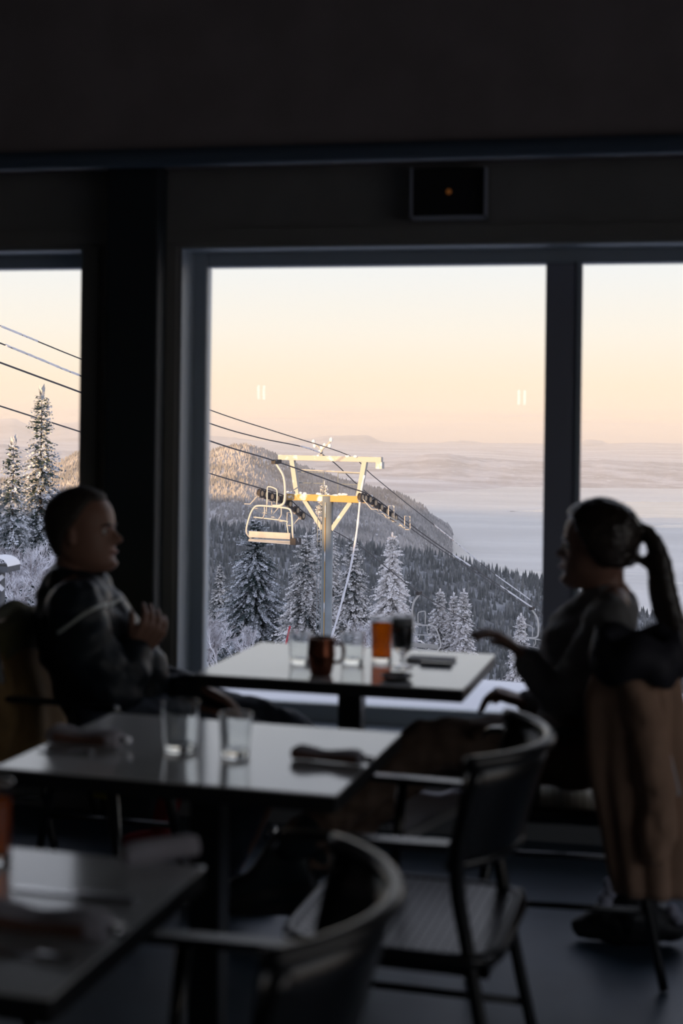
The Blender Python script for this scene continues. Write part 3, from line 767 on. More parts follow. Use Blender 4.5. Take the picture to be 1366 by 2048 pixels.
conifer('tall slender spruce with golden sunlit crown outside the window behind the man', 84, 782, 40, 8.2, 1.25, 11, 'green', frost=.34, pw=.72, tw=.46, group='spruces outside the window behind the man')
conifer('smaller spruce with sunlit tip beside the tall golden spruce', 27, 884, 38.5, 6.2, 1.1, 12, 'green', frost=.30, pw=.85, tw=.46, group='spruces outside the window behind the man')

def bush(label, px, py_base, dep, H, spread, seed, name='rimed_bush', cat='bush', stems=7, group=None, lean=0):
    rg = random.Random(seed); base = pdep(px, py_base, dep); mb = MB()
    def grow(p, d, L, r, lv):
        q = p + d * L; mb.tube([p, q], [r, r * .75], 4, cap=False)
        if lv == 0: return
        for k in range(3 if lv > 1 else 4):
            a = Vector((rg.uniform(-1, 1), rg.uniform(-1, 1), rg.uniform(-.35, .9)))
            grow(p + d * L * rg.uniform(.45, 1), (d + a * .75).normalized(), L * rg.uniform(.55, .75), r * .72, lv - 1)
    for s_ in range(stems):
        a = rg.random() * 6.28; d = Vector((math.cos(a) * spread + lean, math.sin(a) * spread, 1)).normalized()
        grow(Vector((rg.uniform(-.3, .3) * H * spread, rg.uniform(-.3, .3) * H * spread, 0)), d, H * rg.uniform(.26, .38), .0085 * H, 5)
    root = empty(name, base, 0, label, cat, group)
    mb.build('twigs', twig_m, root)
    return root
bush('big white rimed leafless shrub below the two golden-tipped spruces', 62, 1270, 27, 2.5, .55, 21, stems=9)
bush('smaller white rimed shrub behind the snow-roofed post', 0, 1262, 30, 1.9, .6, 22, stems=6)
bush('rimed shrub partly hidden behind the seated man', 115, 1290, 26, 1.9, .6, 23, stems=7)
bush('drooping white rimed shrub beside the window frame', 428, 1345, 24, 1.35, .5, 24, stems=8)
bush('low rimed shrub at the foot of the dark spruce', 490, 1320, 40, 1.3, .7, 25, stems=7)
bush('small rimed shrub poking above the snow under the table corner', 958, 1400, 15, .42, .7, 26, stems=5)
bush('low rimed shrub behind the drinks on the window table', 755, 1330, 70, 3.2, .6, 27, stems=8)
# snow-loaded post, marker and crossed boards outside the left window
b = pdep(-4, 1215, 17); gz = ground_z(b.x, b.y)
wood_m = mat('weathered_wood', (.09, .095, .105), .8, noise_amt=.3, scale=12)
root = empty('trail_sign_post', (b.x, b.y, gz), 0, 'weathered wooden post with small snow-covered roof beside the orange trail marker', 'post')
hp = pdep(-4, 1138, 17).z - gz
MB().b2((-.06, -.06, -.1), (.06, .06, hp)).build('post', wood_m, root)
MB().b2((-.20, -.18, hp - .02), (.20, .18, hp + .05)).build('roof_board', wood_m, root)
rows = []
for i in range(9):
    t = i / 8 * math.pi; rows.append([( -.20 * math.cos(t), y, hp + .05 + .11 * math.sin(t)) for y in np.linspace(-.18, .18, 5)])
MB().grid(rows).build('snow_cap', snow_m, root, True)
for dz, an in ((.62, .7), (.62, -.7), (.25, -.8)):
    MB().bar((.0 - .13 * math.cos(an), -.08, gz * 0 + dz - .13 * math.sin(an)), (.13 * math.cos(an), -.08, dz + .13 * math.sin(an)), .03, .045).build('cross_board', rime_m, root)
b = pdep(21, 1227, 17.5); gz = ground_z(b.x, b.y)
root = empty('trail_marker', (b.x, b.y, gz), 0, 'round orange trail marker on a thin stake in the snow', 'marker')
MB().tube([(0, 0, -.1), (0, 0, b.z - gz)], .012, 8).build('stake', wood_m, root)
MB().tube([(0, -.012, b.z - gz), (0, .012, b.z - gz)], .045, 24).build('disc', mat('orange_marker', (.62, .20, .07), .6), root)
# red and white slalom stake behind the table
a = pdep(580, 1252, 30); b = pdep(558, 1350, 30)
root = empty('bamboo_marker', b, 0, 'thin leaning red and white stake in the snow behind the table', 'stake')
MB().tube([(0, 0, 0), (a - b) * .62], .02, 8).build('white_section', rime_m, root)
MB().tube([(a - b) * .62, a - b], .02, 8).build('red_section', mat('red_plastic', (.45, .03, .05), .5), root)

# ------------------------------------------------------------------ tables
def table(label, corner, ang, w, d, z=.75):
    """corner: front right corner of the top on the floor plan; ang: turn of the long edge"""
    ca, sa = math.cos(ang), math.sin(ang)
    cx = corner.x + (-w / 2) * ca - (d / 2) * sa; cy = corner.y + (-w / 2) * sa + (d / 2) * ca
    root = empty('dining_table', (cx, cy, 0), ang, label, 'table', 'white-topped restaurant tables')
    MB().b2((-w / 2, -d / 2, z - .004), (w / 2, d / 2, z)).build('table_top', white_lam, root)
    MB().b2((-w / 2, -d / 2, z - .036), (w / 2, d / 2, z - .004)).build('edge_band', dark_edge, root, bevel=.003)
    MB().b2((-.034, -.034, .02), (.034, .034, z - .036)).build('pedestal', black, root, bevel=.004)
    MB().b2((-.20, -.20, z - .052), (.20, .20, z - .036)).build('mounting_plate', black, root)
    MB().b2((-.12, -.17, 0), (.12, .17, .018)).build('base_plate', black, root, bevel=.004)
    return root
c = pz(925, 1379, .75); t1 = table('white-topped table with drinks between the man and the woman', c, math.radians(-3.0), (pz(390, 1347, .75) - c).length, .60)
c = pz(672, 1590, .75); t2 = table('white-topped table laid with two tumblers and two napkin rolls', c, math.radians(-3.5), (pz(-8, 1534, .75) - c).length, .56)
c = pz(100, 1995, .75); t3 = table('white-topped table laid with a knife and a thick napkin roll by the amber glass', c, math.radians(-3.5), .70, .53)

# ------------------------------------------------------------------ armchairs with perforated seats
def armchair(label, pos, rz, group='black metal armchairs'):
    """local: faces +x, width along y, origin on the floor under the seat"""
    root = empty('armchair', pos, rz, label, 'chair', group)
    SW, SD, SH = .22, .21, .45
    st = MB(); n = 20
    for i in range(n + 1):
        u = -1 + 2 * i / n
        st.box((u * (SD - .012), 0, SH - .004), (.0145, 2 * SW - .02, .005)); st.box((0, u * (SW - .012), SH - .004), (2 * SD - .02, .0145, .0045))
    seat = st.build('seat', black, root)
    rim = []
    for k in range(40):
        a = 2 * math.pi * k / 40; e = .34
        cx, sy = math.cos(a), math.sin(a)
        rim.append((math.copysign(abs(cx) ** e, cx) * SD, math.copysign(abs(sy) ** e, sy) * SW, SH - .012))
    MB().tube(rim, .016, 8, closed=True).build('seat_rim', black, root, True)
    MB().b2((-SD + .01, -SW + .01, SH - .042), (SD - .01, -SW + .03, SH - .02)).b2((-SD + .01, SW - .035, SH - .042), (SD - .01, SW - .01, SH - .02)).b2((SD - .035, -SW + .01, SH - .042), (SD - .01, SW - .01, SH - .02)).b2((-SD + .01, -SW + .01, SH - .042), (-SD + .035, SW - .01, SH - .02)).build('seat_apron', black, root)
    # curved back band, open to the front
    A = math.radians(50); R = .29; NB = 26
    def bp(a, z, rr=0, lean=0): return Vector((-.125 - (R * (math.cos(a) - math.cos(A)) + (rr + lean) * math.cos(a)), (R + rr + lean * .5) * math.sin(a), z))
    rows = []
    zs = [.615, .66, .71, .76, .815]
    out = [[bp(-A + 2 * A * i / NB, z, 0, (z - .615) * .28) for i in range(NB + 1)] for z in zs]
    inn = [[bp(-A + 2 * A * i / NB, z, -.007, (z - .615) * .28) for i in range(NB + 1)] for z in reversed(zs)]
    MB().grid(out + inn + [out[0]]).build('backrest', black, root, True)
    def edge(z, sg):
        P = []
        for i in range(NB + 1):
            a = -A + 2 * A * i / NB; P.append(bp(a, z, -.004, (z - .615) * .28))
        return P
    MB().tube(edge(.815, 1), .0135, 10).build('back_rim', rim_m, root, True)
    MB().tube(edge(.615, 1), .0115, 10).build('back_rim', rim_m, root, True)
    for s in (-1, 1):
        arm = MB(); y = s * (SW + .015)
        P, _ = smooth_path([(-.125, s * .225, .655), (.0, y, .655), (.17, y, .655), (.205, y, .648), (.215, y, .63)], 1, 4)
        q = []
        k0 = None
        rows = []
        for p in P: rows.append([p + Vector((0, -.017, -.007)), p + Vector((0, .017, -.007)), p + Vector((0, .017, .007)), p + Vector((0, -.017, .007))])
        arm.grid(rows, True); arm.add(rows[0], [(0, 1, 2, 3)]); arm.add(rows[-1], [(3, 2, 1, 0)])
        arm.build('armrest', arm_m, root, bevel=.004)
        MB().tube([(.07, y, .65), (.085, s * (SW - .005), SH - .03)], .0125, 10).build('arm_support', black, root, True)
        MB().tube([(SD - .03, s * (SW - .02), SH - .02), (SD + .035, s * (SW + .02), .006)], [.017, .013], 10).build('leg', black, root, True)
        P, _ = smooth_path([(-.175, s * .222, .80), (-.140, s * .222, .62), (-.165, s * (SW - .012), SH - .02), (-.255, s * (SW + .015), .006)], 1, 5)
        MB().tube(P, [.0165 - .004 * i / len(P) for i in range(len(P))], 10).build('leg', black, root, True)
        MB().tube([(SD + .01, s * (SW - .002), .20), (-.215, s * (SW + .002), .20)], .009, 8).build('stretcher', black, root, True)
    return root
def chair_like(src, label, pos, rz):
    c = copy_tree(src); c.location = pos; c.rotation_euler = (0, 0, rz); c['label'] = label; return c
pa = camxy(.15, 2.91)
chA = armchair('empty black armchair with perforated seat drawn up to the two-tumbler table', (pa.x, pa.y, 0), math.radians(180 - 4))
p = camxy(-.20, 1.92); chB = chair_like(chA, 'empty black armchair drawn up to the table with the amber glass', (p.x, p.y, 0), math.radians(180 + 2))
MY, WMY = 3.98, 3.95            # planes of the man and the woman
p = pyw(162, 1500, MY); chM = chair_like(chA, 'black armchair under the seated man, brown coat on its back', (p.x, p.y, 0), math.radians(-2))
p = pyw(1130, 1500, WMY); chW = chair_like(chA, 'black armchair under the seated woman, tan coat on its back', (p.x, p.y, 0), math.radians(180 + 3))
p = pz(60, 1706, 0); chD = chair_like(chA, 'black armchair with a yellow jacket, standing by the column and window wall', (p.x - .16, p.y + .16, 0), math.radians(185))
p = camxy(-.95, 3.02); chE = chair_like(chA, 'black armchair at the far end of the two-tumbler table', (p.x - .02, p.y, 0), math.radians(-4))

# ------------------------------------------------------------------ things on the tables
clear = glass_mat('clear_glass', (.97, .985, .985))
amber = bpy.data.materials.new('amber_beer'); amber.use_nodes = True
_t = amber.node_tree; _t.nodes.clear(); _o = _t.nodes.new('ShaderNodeOutputMaterial'); _m = _t.nodes.new('ShaderNodeMixShader'); _m.inputs[0].default_value = .45
_a = _t.nodes.new('ShaderNodeBsdfTransparent'); _a.inputs[0].default_value = (.85, .36, .05, 1); _b = _t.nodes.new('ShaderNodeBsdfTranslucent'); _b.inputs[0].default_value = (.95, .42, .05, 1)
_t.links.new(_a.outputs[0], _m.inputs[1]); _t.links.new(_b.outputs[0], _m.inputs[2]); _t.links.new(_m.outputs[0], _o.inputs[0])
napk = mat('lilac_napkin', (.50, .47, .52), .85, noise_amt=.12, scale=25)
napk_b = mat('brown_paper_band', (.19, .095, .070), .8)
steel = mat('cutlery_steel', (.62, .62, .64), .22, 1)
def tumbler(label, pos, r=.036, h=.095, group='tumblers', water=False):
    root = empty('tumbler', pos, 0, label, 'glass', group)
    prof = [(.001, 0), (r * .80, 0), (r * .86, .004), (r * .93, h * .5), (r, h), (r - .0022, h), (r * .93 - .003, h * .5), (r * .80, .014), (.001, .011)]
    MB().lathe((0, 0, 0), prof, 28).build('glass_body', clear, root, True)
    return root
def on(px, py): return pz(px, py, .7505)
tumbler('larger clear tumbler beside the pale napkin roll on the laid table', on(360, 1500), .040, .102)
tumbler('smaller clear tumbler between the two napkin rolls on the laid table', on(470, 1512), .035, .088)
tumbler('clear tumbler on the man\'s side of the dark copper mug', on(601, 1326), .036, .088)
tumbler('clear tumbler between the copper mug and the amber beer', on(705, 1326), .037, .088)
p = on(642, 1349)
root = empty('copper_mug', p, math.radians(5), 'dark copper mug with handle on the drinks table', 'mug')
cop = mat('dark_copper', (.20, .065, .035), .25, .85)
MB().lathe((0, 0, 0), [(.001, 0), (.027, 0), (.030, .004), (.036, .030), (.039, .055), (.037, .08), (.036, .103), (.034, .103), (.035, .08), (.036, .055), (.028, .008), (.001, .006)], 28).build('mug_body', cop, root, True)
P, _ = smooth_path([(.035, 0, .088), (.058, 0, .085), (.062, 0, .06), (.055, 0, .038), (.037, 0, .035)], 1, 4)
MB().tube(P, .005, 8).build('handle', cop, root, True)
p = on(763, 1322)
root = empty('beer_glass', p, 0, 'straight glass of amber beer on the drinks table', 'glass')
MB().lathe((0, 0, 0), [(.001, 0), (.029, 0), (.030, .004), (.034, .128), (.0318, .128), (.028, .012), (.001, .010)], 28).build('glass_body', clear, root, True)
MB().lathe((0, 0, 0), [(.001, .0105), (.0277, .0125), (.031, .110), (.001, .110)], 28).build('beer', amber, root, True)
p = on(805, 1334)
root = empty('stemmed_glass', p, 0, 'stemmed goblet of dark stout with pale foam on the drinks table', 'glass')
MB().lathe((0, 0, 0), [(.001, 0), (.031, 0), (.030, .003), (.007, .008), (.0055, .030), (.012, .038), (.030, .055), (.0345, .10), (.032, .150), (.0302, .150), (.0325, .10), (.028, .058), (.001, .044)], 28).build('glass_body', clear, root, True)
MB().lathe((0, 0, 0), [(.001, .046), (.0275, .059), (.0322, .10), (.0312, .118), (.001, .118)], 28).build('stout', mat('dark_stout', (.012, .007, .005), .2), root, True)
MB().lathe((0, 0, 0), [(.001, .1185), (.031, .1185), (.0302, .138), (.001, .139)], 28).build('foam', mat('foam', (.40, .40, .38), .9), root, True)
p = on(862, 1322)
root = empty('folded_napkin', p, math.radians(-3), 'flat white napkin at the woman\'s end of the drinks table', 'napkin')
MB().b2((-.070, -.034, 0), (.070, .040, .010)).build('napkin_cloth', mat('white_napkin', (.72, .72, .72), .9), root, bevel=.004)
p = on(868, 1331)
o = MB().b2((-.040, -.010, 0), (.052, .010, .010)).build('phone', mat('phone_black', (.012, .013, .018), .25), bevel=.003); o.location = p; o.rotation_euler = (0, 0, math.radians(-3)); tag(o, 'dark phone lying flat in front of the white napkin', 'phone')
p = on(793, 1358)
o = MB().lathe((0, 0, 0), [(.001, 0), (.030, 0), (.044, .008), (.046, .012), (.043, .012), (.028, .005), (.001, .005)], 28).build('small_dish', mat('dish_dark', (.015, .016, .02), .3), smooth=True); o.location = p; tag(o, 'small dark dish in front of the stemmed goblet', 'dish')
def napkin_roll(label, px, py, L, r, rz, dark=.5, sag=.3):
    p = on(px, py) + Vector((0, 0, .0022)); root = empty('napkin_roll', p, rz, label, 'napkin', 'napkin rolls')
    rows = []; n = 18
    for i in range(15):
        u = -1 + 2 * i / 14; rr = r * (1 + .18 * abs(u) ** 2 - .10 * math.cos(u * 5))
        if i in (0, 14): rr *= .8
        zoff = rr * .72
        rows.append([Vector((u * L / 2, rr * 1.25 * math.cos(a), zoff + rr * .74 * math.sin(a) + .0015 * math.sin(a * 5 + u * 4))) for a in [2 * math.pi * j / n for j in range(n)]])
    mb = MB().grid(rows, True); mb.add(rows[0], [tuple(reversed(range(n)))]); mb.add(rows[-1], [tuple(range(n))])
    mb.build('napkin_cloth', napk, root, True)
    b0, b1 = -dark, dark
    rows = []
    for i in range(7):
        u = b0 + (b1 - b0) * i / 6; rr = r * (1 + .18 * abs(u) ** 2 - .10 * math.cos(u * 5)) * 1.05; zoff = rr * .70
        rows.append([Vector((u * L / 2, rr * 1.25 * math.cos(a), max(.0005, zoff + rr * .74 * math.sin(a)))) for a in [math.pi * (1.0 + 1.0 * j / 10) - .15 + .05 * j / 10 for j in range(-1, 9)]])
    MB().grid(rows).build('paper_band', napk_b, root, True)
    MB().tube([(L / 2 - .02, 0, r * .8), (L / 2 + .022, 0, r * .62)], [.006, .009], 10).build('cutlery_end', steel, root, True)
    return root
napkin_roll('pale napkin roll behind the larger tumbler on the laid table', 170, 1490, .165, .021, math.radians(-6), .75)
napkin_roll('brown-banded napkin roll near the chair end of the laid table', 655, 1524, .150, .016, math.radians(-8), .95)
napkin_roll('thick napkin roll in front of the knife on the table with the amber glass', 78, 1866, .20, .021, math.radians(-4), .8)
def knife(label, a, b):
    A_, B_ = on(*a), on(*b); d = B_ - A_; L = d.length
    root = empty('table_knife', A_, math.atan2(d.y, d.x), label, 'knife', 'table knives')
    MB().b2((0, -.009, 0), (L * .55, .009, .003)).build('blade', steel, root, bevel=.001)
    MB().b2((L * .55, -.007, 0), (L, .007, .008)).build('handle', steel, root, bevel=.002)
knife('bright table knife behind the thick napkin roll', (28, 1778), (272, 1806))
knife('table knife in front of the thick napkin roll', (-20, 1905), (150, 1925))
knife('table knife under the pale napkin roll on the laid table', (80, 1502), (185, 1510))
p = pz(322, 1722, .752)
root = empty('rolled_napkin', p, math.radians(40), 'plain pale rolled napkin at the back corner of the table with the amber glass', 'napkin')
rows = []
for i in range(9):
    u = -1 + 2 * i / 8; rr = .018 * (1.0 if 0 < i < 8 else .88)
    rows.append([Vector((u * .06, rr * math.cos(a), rr + rr * math.sin(a))) for a in [2 * math.pi * j / 18 for j in range(18)]])
mb = MB().grid(rows, True); mb.add(rows[0], [tuple(reversed(range(18)))]); mb.add(rows[-1], [tuple(range(18))]); mb.build('napkin_cloth', napk, root, True)
p = pz(-13, 1722, .7505)
root = empty('beer_glass', p, 0, 'amber-filled glass at the far edge of the nearest white table', 'glass'); root['label'] = 'tall amber glass on the table with the bright knife'
MB().lathe((0, 0, 0), [(.001, 0), (.026, 0), (.028, .004), (.030, .125), (.028, .125), (.025, .012), (.001, .010)], 28).build('glass_body', clear, root, True)
MB().lathe((0, 0, 0), [(.001, .0105), (.0245, .0125), (.0272, .095), (.001, .095)], 28).build('beer', amber, root, True)

# ------------------------------------------------------------------ people
skin_m = mat('skin', (.26, .14, .10), .5, 0, .4)
HEAD = [(0, .29, .06, .12), (.04, .36, -.02, .19), (.10, .372, -.10, .24), (.18, .355, -.22, .285), (.25, .368, -.31, .30), (.35, .362, -.37, .312), (.45, .352, -.41, .322), (.55, .362, -.43, .335),
        (.65, .372, -.44, .335), (.75, .352, -.43, .322), (.85, .295, -.38, .28), (.93, .19, -.28, .20), (.98, .07, -.14, .10), (1.0, -.03, -.05, .02)]
def head_point(u, a, nose=.115, chin=0, fem=False):
    f, b, w = interp(HEAD, u); cx = -.03
    c, s = math.cos(a), math.sin(a)
    x = cx + ((f - cx) if c > 0 else (cx - b)) * math.copysign(abs(c) ** .86, c); y = w * math.copysign(abs(s) ** .92, s)
    if c > 0:
        def g(u0, su, amp, sy): return amp * math.exp(-((u - u0) / su) ** 2 - (y / sy) ** 2)
        n = 0
        if .29 < u < .56:
            n = nose * (sstep(.56, .375, u) if u > .375 else sstep(.295, .375, u)) * math.exp(-(y / (.040 + .03 * sstep(.46, .36, u))) ** 2)
        x += n + g(.265, .018, .030, .10) + g(.215, .020, .026, .09) + g(.10, .05, .030 + chin, .12) + g(.565, .035, .018, .2) - g(.165, .02, .014, .1) - g(.285, .014, .006, .08)
        x -= .038 * math.exp(-((u - .495) / .035) ** 2 - ((abs(y) - .145) / .07) ** 2)
    return x, y, u - .5
def head_grid(h, off=None, nu=46, na=56, **kw):
    rows = []
    for i in range(nu + 1):
        u = i / nu; rows.append([])
        for j in range(na):
            a = 2 * math.pi * j / na; p = Vector(head_point(u, a, **kw)) * h
            if off:
                n = Vector((p.x + .03 * h, p.y, p.z * .8)).normalized(); p = p + n * off(u, a)
            rows[-1].append(p)
    return rows
def place(rows, M): return [[M @ p for p in r] for r in rows]
def capped(mb, rows):
    n = len(rows[0]); mb.grid(rows, True); mb.add(rows[0], [tuple(reversed(range(n)))]); mb.add(rows[-1], [tuple(range(n))]); return mb
def hand(mb, wrist, d, palm_n, size=.185, curl=.5, spread=.12, thumb_side=1, curls=None):
    """palm and five unequal bent fingers; d: wrist -> knuckles, palm_n: towards the palm side"""
    d = Vector(d).normalized(); n = Vector(palm_n); n = (n - d * n.dot(d)).normalized(); s = d.cross(n) * thumb_side
    W_ = Vector(wrist); L = size
    for q in (-.5, -.17, .17, .5):
        mb.limb([W_ + s * (q * .035), W_ + d * (L * .25) + s * (q * .062), W_ + d * (L * .47) + s * (q * .070)], [.014, .0145, .0115], 10, 3)
    fl = [.80, .96, 1.0, .90] if thumb_side else [1] * 4
    for k, q in enumerate((-.5, -.17, .17, .5)):
        base = W_ + d * (L * .46) + s * (q * .070); ln = L * .47 * (.78, .95, 1.0, .90)[k]
        p = base; dd = (d + s * (q * spread * 2)).normalized(); P = [base]; R_ = [.0100]
        cu = (curls[k] if curls else curl)
        for seg, fr, rr in ((0, .44, .0092), (1, .32, .0085), (2, .24, .0072)):
            an = cu * (.55, .75, .5)[seg]; dd = (dd * math.cos(an) + n * math.sin(an)).normalized(); p = p + dd * (ln * fr); P.append(p); R_.append(rr)
        mb.limb(P, R_, 9, 3)
    b = W_ + d * (L * .13) + s * .026; td = (d * .75 + s * .65 + n * .35).normalized()
    p1 = b + td * (L * .20); td2 = (td + d * .5 + n * .3 * curl).normalized(); p2 = p1 + td2 * (L * .16); p3 = p2 + (td2 + n * .4 * curl).normalized() * (L * .12)
    mb.limb([W_ + d * .01, b, p1, p2, p3], [.014, .0145, .0115, .0100, .0080], 9, 3)
def headM(pos, yaw, pitch, roll=0): return Matrix.Translation(pos) @ Matrix.Rotation(yaw, 4, 'Z') @ Matrix.Rotation(pitch, 4, 'Y') @ Matrix.Rotation(roll, 4, 'X')
def localize(mb, root):
    inv = Matrix.Translation(-Vector(root.location)); mb.v = [tuple(inv @ Vector(v)) for v in mb.v]; return mb
def onbody(bvhs, px, py, lift=.004):
    d = ray(px, py).normalized(); best = None
    for b, off in bvhs:
        h = b.ray_cast(EYE - off, d)
        if h[0] is not None and (best is None or h[3] < best[1]): best = (h[0] + off, h[3])
    return (best[0] - d * lift) if best else None

# ---- the man
def mp(px, py, dy=0): return pyw(px, py, MY + dy)
pm = mp(190, 1850); root = empty('person', (pm.x, pm.y, 0), 0, 'seated man in dark navy quilted jacket, leaning back with crossed legs, facing the woman', 'person'); man = root
hc = mp(168, 1062); HM = headM(hc, math.radians(0), math.radians(-3)); hh_ = .246
sh_n, sh_f = mp(152, 1218, -.17), mp(160, 1212, .17)
el_n, wr_n = mp(232, 1390, -.135), mp(274, 1300, -.07)
el_f, wr_f = mp(292, 1366, .135), mp(402, 1376, .08)
hip = mp(235, 1500); hip.z = .592; hip_n, hip_f = hip + Vector((0, -.09, 0)), hip + Vector((0, .09, 0))
kn_f, an_f = mp(566, 1462, .24), mp(792, 1622, .22)
kn_n, an_n = mp(535, 1505, .13), mp(415, 1812, .13)
b = MB(); capped(b, place(head_grid(hh_, nose=.145, chin=.015), HM))
for s in (-1, 1):
    e = [HM @ (Vector((-.035 + .02 * math.cos(t), s * .335, -.05 + .085 * math.sin(t))) * hh_) for t in np.linspace(0, 6.0, 9)]
    b.tube(e, .0065, 8); b.ball(HM @ (Vector((-.04, s * .325, -.05)) * hh_), (.014, .008, .022), 8, 6)
    b.ball(HM @ (Vector((.285, s * .135, 0)) * hh_), .0135, 10, 8)
neck = mp(150, 1180)
b.limb([HM @ (Vector((-.10, 0, -.20)) * hh_), (neck + HM @ (Vector((-.10, 0, -.4)) * hh_)) / 2, neck], [.062, .062, .068], 16, 3)
b.limb([neck, mp(168, 1260), mp(212, 1380), hip], [.075, .11, .105, .10], 16, 3)
for a_, c_, e_, in ((sh_n, el_n, wr_n), (sh_f, el_f, wr_f)): b.limb([neck, a_, c_, e_], [.06, .05, .038, .027], 12, 4)
for a_, c_, e_ in ((hip_n, kn_n, an_n), (hip_f, kn_f, an_f)): b.limb([a_, c_, e_], [.075, .05, .035], 12, 4)
hand(b, wr_n, (mp(312, 1248) - mp(278, 1296)), (-.75, .45, -.45), size=.175, curl=1.5, thumb_side=1)
hand(b, wr_f, (mp(446, 1402) - mp(405, 1382)), (0, -.2, -1), curl=.55, thumb_side=1)
body = remeshed(localize(b, root), 'body', skin_m, root, .0048, 3)
def face_bits(root, M, h, brow_m):
    for s in (-1, 1):
        e = localize(MB().ball(M @ (Vector((.292, s * .135, 0)) * h), .0125, 12, 10), root).build('eye', mat('eye_white', (.55, .53, .50), .2), root, True)
        localize(MB().ball(M @ (Vector((.330, s * .138, -.002)) * h), (.0055, .0055, .0055), 10, 8), root).build('iris', mat('iris_brown', (.03, .018, .010), .2), e, True)
        P, _ = smooth_path([M @ (Vector((.372, s * .055, .060)) * h), M @ (Vector((.362, s * .13, .075)) * h), M @ (Vector((.30, s * .205, .062)) * h)], 1, 4)
        localize(MB().tube(P, [.0022 + .0022 * math.sin(math.pi * min(1, (i + 2) / len(P))) for i in range(len(P))], 8), root).build('eyebrow', brow_m, root, True)
    P, _ = smooth_path([M @ (Vector((.345, -.085, -.262)) * h), M @ (Vector((.396, -.03, -.258)) * h), M @ (Vector((.396, .03, -.258)) * h), M @ (Vector((.345, .085, -.262)) * h)], 1, 4)
    localize(MB().tube(P, .0042, 8), root).build('lips', mat('lip', (.28, .10, .085), .45), root, True)
# hair: short, receding
def hair_off(u, a):
    c = math.cos(a); lim = .84 if c > .55 else (.70 if c > .1 else (.50 if c > -.35 else .22))
    lim = .22 + (.64) * sstep(-.80, .72, c)
    return -.014 + .026 * sstep(lim - .04, lim + .04, u)
rg = random.Random(2)
hr = MB(); capped(hr, place(head_grid(hh_, lambda u, a: hair_off(u, a) + .003 * noise.noise(Vector((math.cos(a) * 9, math.sin(a) * 9, u * 16))), 44, 56), HM))
localize(hr, root).build('hair', mat('dark_hair_short', (.045, .036, .030), .7, noise_amt=.4, scale=60), root, True)
face_bits(root, HM, hh_, MATS['dark_hair_short'])
jm = mat('navy_jacket', (.010, .017, .025), .5, 0, .4, noise_amt=.2, scale=20)
j = MB()
jb_ = mp(230, 1430); jb_.z = .612
j.limb([mp(150, 1196), mp(168, 1250), mp(200, 1330), mp(222, 1392), jb_], [.12, .150, .150, .148, .142], 22, 4)
j.limb([sh_n + Vector((0, .05, .01)), mp(150, 1225), sh_f + Vector((0, -.05, .01))], [.085, .11, .085], 18, 4)
j.limb([mp(230, 1300, 0), mp(264, 1330, 0), mp(256, 1390, 0)], [.10, .10, .11], 18, 3)
j.limb([sh_n, (sh_n + el_n) / 2 + Vector((-.01, -.02, 0)), el_n, wr_n + (el_n - wr_n) * .12], [.088, .084, .072, .052], 18, 4)
j.limb([sh_f, (sh_f + el_f) / 2, el_f, wr_f + (el_f - wr_f) * .10], [.088, .080, .068, .050], 18, 4)
jk = remeshed(localize(j, root), 'jacket', jm, root, .009, 4, .014, 11, 1)
col_ = MB()
rows = []
for i in range(7):
    t = i / 6; c_ = neck + (mp(153, 1150) - neck) * (t * 1.2); rr = .086 - .012 * t
    rows.append([c_ + Vector((rr * 1.08 * math.cos(2 * math.pi * k / 28) + .012, rr * math.sin(2 * math.pi * k / 28), -.012 * math.cos(2 * math.pi * k / 28) - .015)) for k in range(28)])
col_.grid(rows, True); localize(col_, root).build('collar', jm, jk, True).modifiers.new('t', 'SOLIDIFY').thickness = .012
bv = [(BVHTree.FromPolygons([v.co for v in jk.data.vertices], [p.vertices for p in jk.data.polygons]), Vector(root.location))]
pip = mat('reflective_piping', (.50, .54, .52), .5)
for path in ([(116, 1266), (140, 1248), (165, 1230), (190, 1216), (214, 1208)], [(206, 1214), (222, 1208), (240, 1198), (256, 1188)]):
    P = [onbody(bv, *q) for q in path]; P = [p for p in P if p is not None]
    if len(P) > 2:
        P, _ = smooth_path(P, 1, 4); localize(MB().tube(P, .0055, 8), root).build('piping', pip, jk, True)
jean = mat('blue_jeans', (.060, .075, .105), .8, noise_amt=.2, scale=40)
l = MB(); l.limb([hip_f, (hip_f + kn_f) / 2 + Vector((0, 0, .01)), kn_f, (kn_f + an_f) / 2, an_f], [.11, .088, .068, .062, .048], 18, 4)
l.limb([hip_n, (hip_n + kn_n) / 2, kn_n, (kn_n + an_n) / 2, an_n], [.11, .088, .068, .060, .050], 18, 4); l.ball(hip, (.14, .17, .108), 18, 12)
remeshed(localize(l, root), 'trousers', jean, root, .009, 4, .010, 13, 2)
